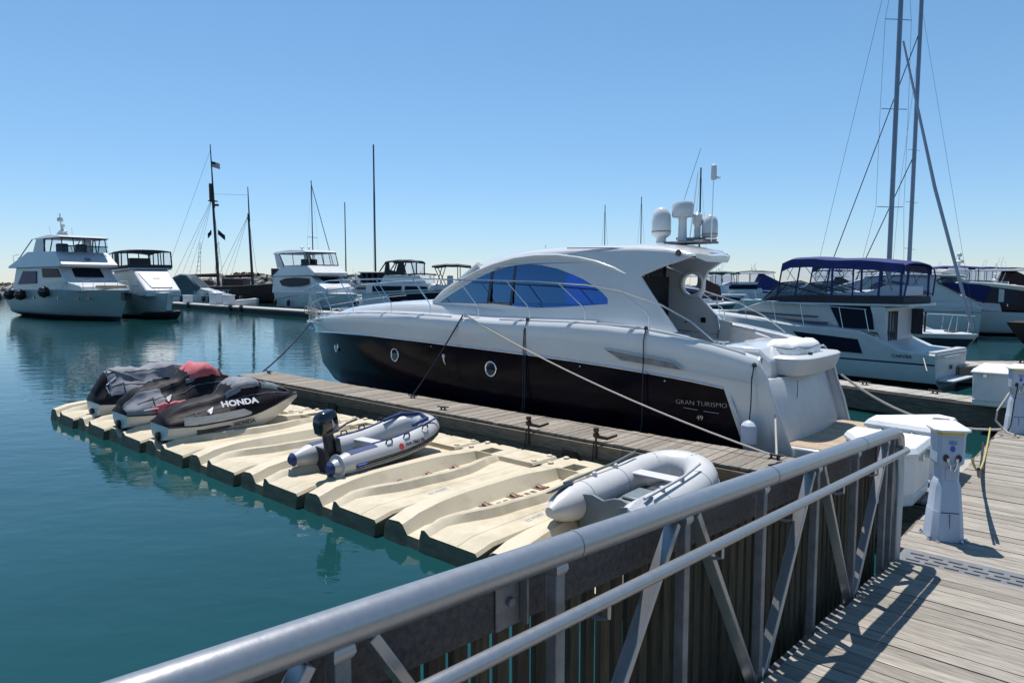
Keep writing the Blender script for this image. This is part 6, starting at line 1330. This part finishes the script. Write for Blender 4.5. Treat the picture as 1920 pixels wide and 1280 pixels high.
# second mast belongs to the boat beyond
sb2 = thing('sailing_boat', 'sailing boat whose straight grey mast rises behind the navy canopy', 'sailing boat', (23.4, 40.8, 0), 60)
gen_hull(sb2, 9.0, 2.7, 1.1, 1.2, rake=1, wl=.15); mast(sb2, 3.4, 1.1, 24.0, .125, .115, .0, 'mast_alu')
for za, xb, s in ((18.5, 2.0, 1), (11.0, 3.0, 1)): mb = MB(); mb.tube([(3.4, 0, za), (xb, 5.2 if za > 12 else 3.6, 1.6)], .03, 5); mb.build('backstay', 'mast_dark', sb2)
for h in (5.2, 8.1, 11.3): mb = MB(); mb.tube([(3.4, -.05, h), (3.2, .35, h + .02)], .015, 5); mb.tube([(3.35, -.3, h - .1), (3.4, 0, h)], .012, 5); mb.build('spreader', 'mast_alu', sb2)
mb = MB(); mb.tube([(3.4, .1, 16.5), (3.1, .7, 9), (3.0, 1.0, 1.4)], .007, 4); mb.build('shroud', 'mast_dark', sb2); mb = MB(); mb.tube([(3.3, 0, 2.4), (0, .2, 2.3)], [.15, .1], 8); mb.build('boom', 'vinyl_white', sb2)
mb = MB(); mb.rings([[(3.55, 0, 5.1), (3.5, .06, 5.1), (3.5, -.06, 5.1)], [(4.1, -.1, 2.6), (3.7, .1, 2.6), (3.7, -.15, 2.6)]]); mb.build('mast_cover', 'canvas_teal', sb2)
# --- right edge boats
y8 = waterline('cream cruiser with a dark maroon cockpit cover near the right edge', 'cabin_cruiser', 'cabin cruiser', (31.2, 39.5), 160)
y8.scale = (.8, .8, .86)
gen_hull(y8, 8.6, 3.2, 1.5, 1.8, rake=1, wl=.2); part(y8, 'cockpit_cover', 'canvas_maroon', lambda mb: mb.prismY([(.3, 1.6), (.6, 2.5), (2.2, 3.15), (3.6, 3.3), (3.9, 2.6), (3.6, 1.7)], lambda x, z: 1.4 - .15 * (z - 1.6)), bevel=.1); _, f = house(y8, 'cabin', [(3.6, 1.6), (3.7, 3.1), (4.9, 3.0), (7.5, 1.9)], 1.3, 1.1); part(y8, 'bimini_top', 'canvas_cream', lambda mb: mb.prismY([(2.6, 3.25), (2.9, 3.42), (5.4, 3.35), (5.6, 3.2)], lambda x, z: 1.4), bevel=.04); radar_stack(y8, 3.8, 3.4, .7, True, .8)
y9 = waterline('dark brown hulled boat moored at the right edge behind the short dock', 'workboat', 'boat', (31.3, 32.8), 178)
gen_hull(y9, 7.5, 2.8, 1.0, 1.15, m=('hull_brown', 'bottom_paint', 'hull_brown'), rake=.9, wl=.1); part(y9, 'deck_gear', 'steel', lambda mb: [mb.tube([(1.0 + .25 * k, 0, 1.1), (1.1 + .25 * k, .1, 1.8 - .05 * (k % 3))], .02, 5) for k in range(9)], split=False); part(y9, 'winch', 'gelcoat_far', lambda mb: (mb.lathe([(.2, 1.1), (.2, 1.5), (.1, 1.6)], (3.6, 0, 0), 10), mb.lathe([(.2, 1.1), (.15, 1.4)], (2.9, .5, 0), 10)))
flag('small red ensign hanging by the brown boat near the right edge', (25.9, 36.0, 3.0), 20, .45, .5, ('flag_red', 'flag_red'), .5)
mb = MB(); mb.tube([(0, 0, 0), (.02, 0, -1.3)], .02, 5)
o = mb.build('flag_pole', 'steel', loc=(25.88, 36.0, 3.1)); tag(o, 'thin staff carrying the small red ensign near the right edge', 'flag pole')
# --- cluster of distant boats between the yacht and the blue-canopied boat, and beyond on the right
rn = random.Random(5)
def far_boat(px_, y, s, rz, label, canv, kind):
    x = px_ / 1290 * y; t = waterline(label, 'cabin_cruiser', 'cabin cruiser', (x, y), rz); L = 9 * s; B = 3 * s; gen_hull(t, L, B, 1.4 * s, 1.7 * s, rake=1, wl=.2)
    _, f = house(t, 'cabin', [(L * .2, 1.3 * s), (L * .22, 2.5 * s), (L * .55, 2.5 * s), (L * .8, 1.6 * s)], 1.25 * s, 1.05 * s, bevel=.05); sidewin(t, f, [[(L * .26, 1.8 * s), (L * .26, 2.25 * s), (L * .52, 2.25 * s), (L * .6, 1.8 * s)]])
    if kind == 1: bimini(t, L * .1, L * .5, 1.15 * s, 3.6 * s, canv, [(L * .14, L * .14), (L * .3, L * .3), (L * .46, L * .5)], 2.4 * s, r=.04, curtain=[(L * .12, 2.5 * s), (L * .12, 3.5 * s), (L * .46, 3.5 * s), (L * .5, 2.5 * s)])
    if kind == 2: house(t, 'hardtop', [(L * .1, 3.3 * s), (L * .12, 3.45 * s), (L * .5, 3.45 * s), (L * .53, 3.3 * s)], 1.2 * s, 1.1 * s, bevel=.02); part(t, 'cockpit_cover', canv, lambda mb: mb.prismY([(.1, 1.3 * s), (.3, 2.5 * s), (L * .2, 3.3 * s), (L * .3, 1.4 * s)], lambda x, z: 1.15 * s))
    if kind != 3: radar_stack(t, L * .3, (3.6 if kind == 1 else 3.5) * s, .5, rn.random() > .5, 1.2)
for a in ((395, 62, 1.1, 165, 'distant white cruiser with a dark maroon cover right of the yacht wing panel', 'canvas_maroon', 2), (440, 75, 1.15, 150, 'distant cruiser with a grey-blue enclosed canopy, left of the navy canopy boat', 'canvas_teal', 1), (500, 88, 1.3, 172, 'distant white hardtop cruiser just left of the navy canopy boat windscreen', 'canvas_navy', 2), (345, 95, 1.2, 20, 'distant cruiser seen through the round opening of the yacht panel', 'canvas_black', 1),
          (560, 110, 1.4, 10, 'distant white cruiser seen through the curtains of the navy canopy boat, left one', 'canvas_navy', 1), (640, 95, 1.2, 170, 'distant white cruiser seen through the curtains of the navy canopy boat, right one', 'canvas_black', 2), (720, 120, 1.4, 175, 'distant cruiser behind the navy canopy boat stern', 'canvas_black', 1), (900, 60, 1.2, 160, 'white cruiser with a navy canopy behind the cream one at the right edge', 'canvas_navy', 1), (975, 70, 1.3, 168, 'white hardtop cruiser at the far right edge', 'canvas_maroon', 2), (850, 85, 1.3, 165, 'distant white hardtop cruiser left of the maroon covered one', 'canvas_black', 2),
          (375, 78, 1.0, 172, 'small distant white cruiser just right of the round panel opening', 'canvas_navy', 3), (415, 100, 1.3, 15, 'distant white cruiser with a black canopy behind the maroon covered one', 'canvas_black', 1), (470, 66, .8, 168, 'low distant white cruiser at the navy canopy boat bow', 'canvas_navy', 3), (790, 75, 1.25, 170, 'white hardtop cruiser with a black cover behind the grey sport cruiser', 'canvas_black', 2), (935, 92, 1.4, 168, 'distant white cruiser with a navy canopy at the far right', 'canvas_navy', 1), (880, 110, 1.5, 10, 'distant white flybridge cruiser above the cream canvas', 'canvas_black', 1),
          (760, 58, .95, 172, 'white cruiser between the grey sport cruiser and the cream one', 'canvas_cream', 3), (-330, 112, 1.2, 12, 'distant white cruiser left of the centre flybridge yacht', 'canvas_teal', 1), (-400, 118, 1.1, 170, 'distant white cruiser beyond the white dock boxes', 'canvas_black', 3),
          (-130, 100, 1.2, 175, 'distant white cruiser just left of the yacht bow rail', 'canvas_black', 1), (-235, 105, 1.2, 10, 'distant white cruiser behind the far pier, left of the yacht bow', 'canvas_teal', 3), (-60, 90, 1.1, 5, 'distant white cruiser behind the yacht windscreen', 'canvas_black', 3), (-640, 125, 1.2, -10, 'distant white cruiser between the schooner and the second yacht', 'canvas_black', 3)):
    far_boat(*a)
# ============================================================ breakwater and far tree line
def heap(label, x0, x1, y, hgt, n, seed, nm='breakwater_rocks'):
    rr = random.Random(seed); mb = MB()
    for i in range(n):
        x = x0 + (x1 - x0) * rr.random(); q = rr.random(); yy = y + (q - .5) * 9; top = hgt * (.75 + .25 * sin(x * .13) * cos(x * .05)) * (1 - abs(q - .6) * .9); z = top * (.25 + .75 * rr.random() ** .5) - .3; s = rr.uniform(.6, 1.7)
        vs = []
        for k in range(14):
            a = rr.uniform(0, 2 * pi); e = math.asin(rr.uniform(-1, 1)); vs.append(Vector((cos(a) * cos(e) * s * rr.uniform(.8, 1.3), sin(a) * cos(e) * s, sin(e) * s * .7)))
        bm = bmesh.new(); bv = [bm.verts.new(v) for v in vs]; r = bmesh.ops.convex_hull(bm, input=bv)
        bm.verts.index_update(); idx = {v: j for j, v in enumerate(bm.verts)}; mb.add([(v.co.x + x, v.co.y + yy, v.co.z + z) for v in bm.verts], [tuple(idx[v] for v in f.verts) for f in bm.faces]); bm.free()
    mb.f = mb.f; mb.box(x0, x1, y - 3, y + 3, -1, hgt * .35)
    o = mb.build(nm, 'rock', smooth=0); tag(o, label, 'breakwater', kind='stuff')
heap('heap of pale and dark boulders forming the breakwater behind the left boats', -150, -8, 150, 5.0, 2600, 3)
heap('low far breakwater of boulders along the horizon on the right', 20, 210, 190, 3.6, 1400, 4)
mb = MB(); rr = random.Random(9)
for i in range(9000):
    x = rr.uniform(-190, -20); h = 1.6 * (.5 + .5 * sin(x * .21) * cos(x * .083)) + .8; y = 153 + rr.uniform(-3, 3); z = 4.0 * (.75 + .25 * sin(x * .13) * cos(x * .05)) + h * rr.random() ** .7; s = rr.uniform(.15, .4)
    if sin(x * .31) + sin(x * .11) < -.55: continue
    a = Vector((rr.gauss(0, 1), rr.gauss(0, 1), rr.gauss(0, 1))).normalized(); b = a.cross(Vector((.3, .5, .8))).normalized(); c = Vector((x, y, z)); mb.add([c + a * s, c + b * s, c - a * s * .8, c - b * s * .7], [(0, 1, 2, 3)])
o = mb.build('shrubs', 'foliage_far', smooth=0); tag(o, 'dark scrub growing along the top of the breakwater', 'shrubs', kind='stuff')
# ============================================================ lines and cables on the right
hp = [W(1.38, 13.42, 1.22), W(1.42, 13.30, 1.12), W(1.5, 13.2, .95), W(1.52, 13.25, .78), W(1.44, 13.35, .66), W(1.36, 13.3, .60), W(1.2, 13.2, .575)]
mb = MB(); mb.tube([p - hp[0] for p in hp], .016, 6); tag(mb.build('water_hose', 'rope_light', loc=hp[0]), 'pale water hose hanging from the farther power pedestal', 'hose')
rope('dark power cable looping from the near pedestal along the boardwalk edge', W(1.0, 7.75, 1.20), W(1.55, 12.3, .58), .25, .016, 'iron_dark', 'cable', 'power_cable')
rope('greenish cable drooping from the nearer pedestal towards the boardwalk edge', W(1.05, 7.7, 1.3), W(1.58, 13.2, .66), .34, .012, 'rope_yellow', 'cable', 'power_cable')
rope('pale line from the navy canopy boat stern to the finger dock cleat', (11.62, 19.35, .95), (11.3, 18.6, .6), .02, .014, 'rope_light')
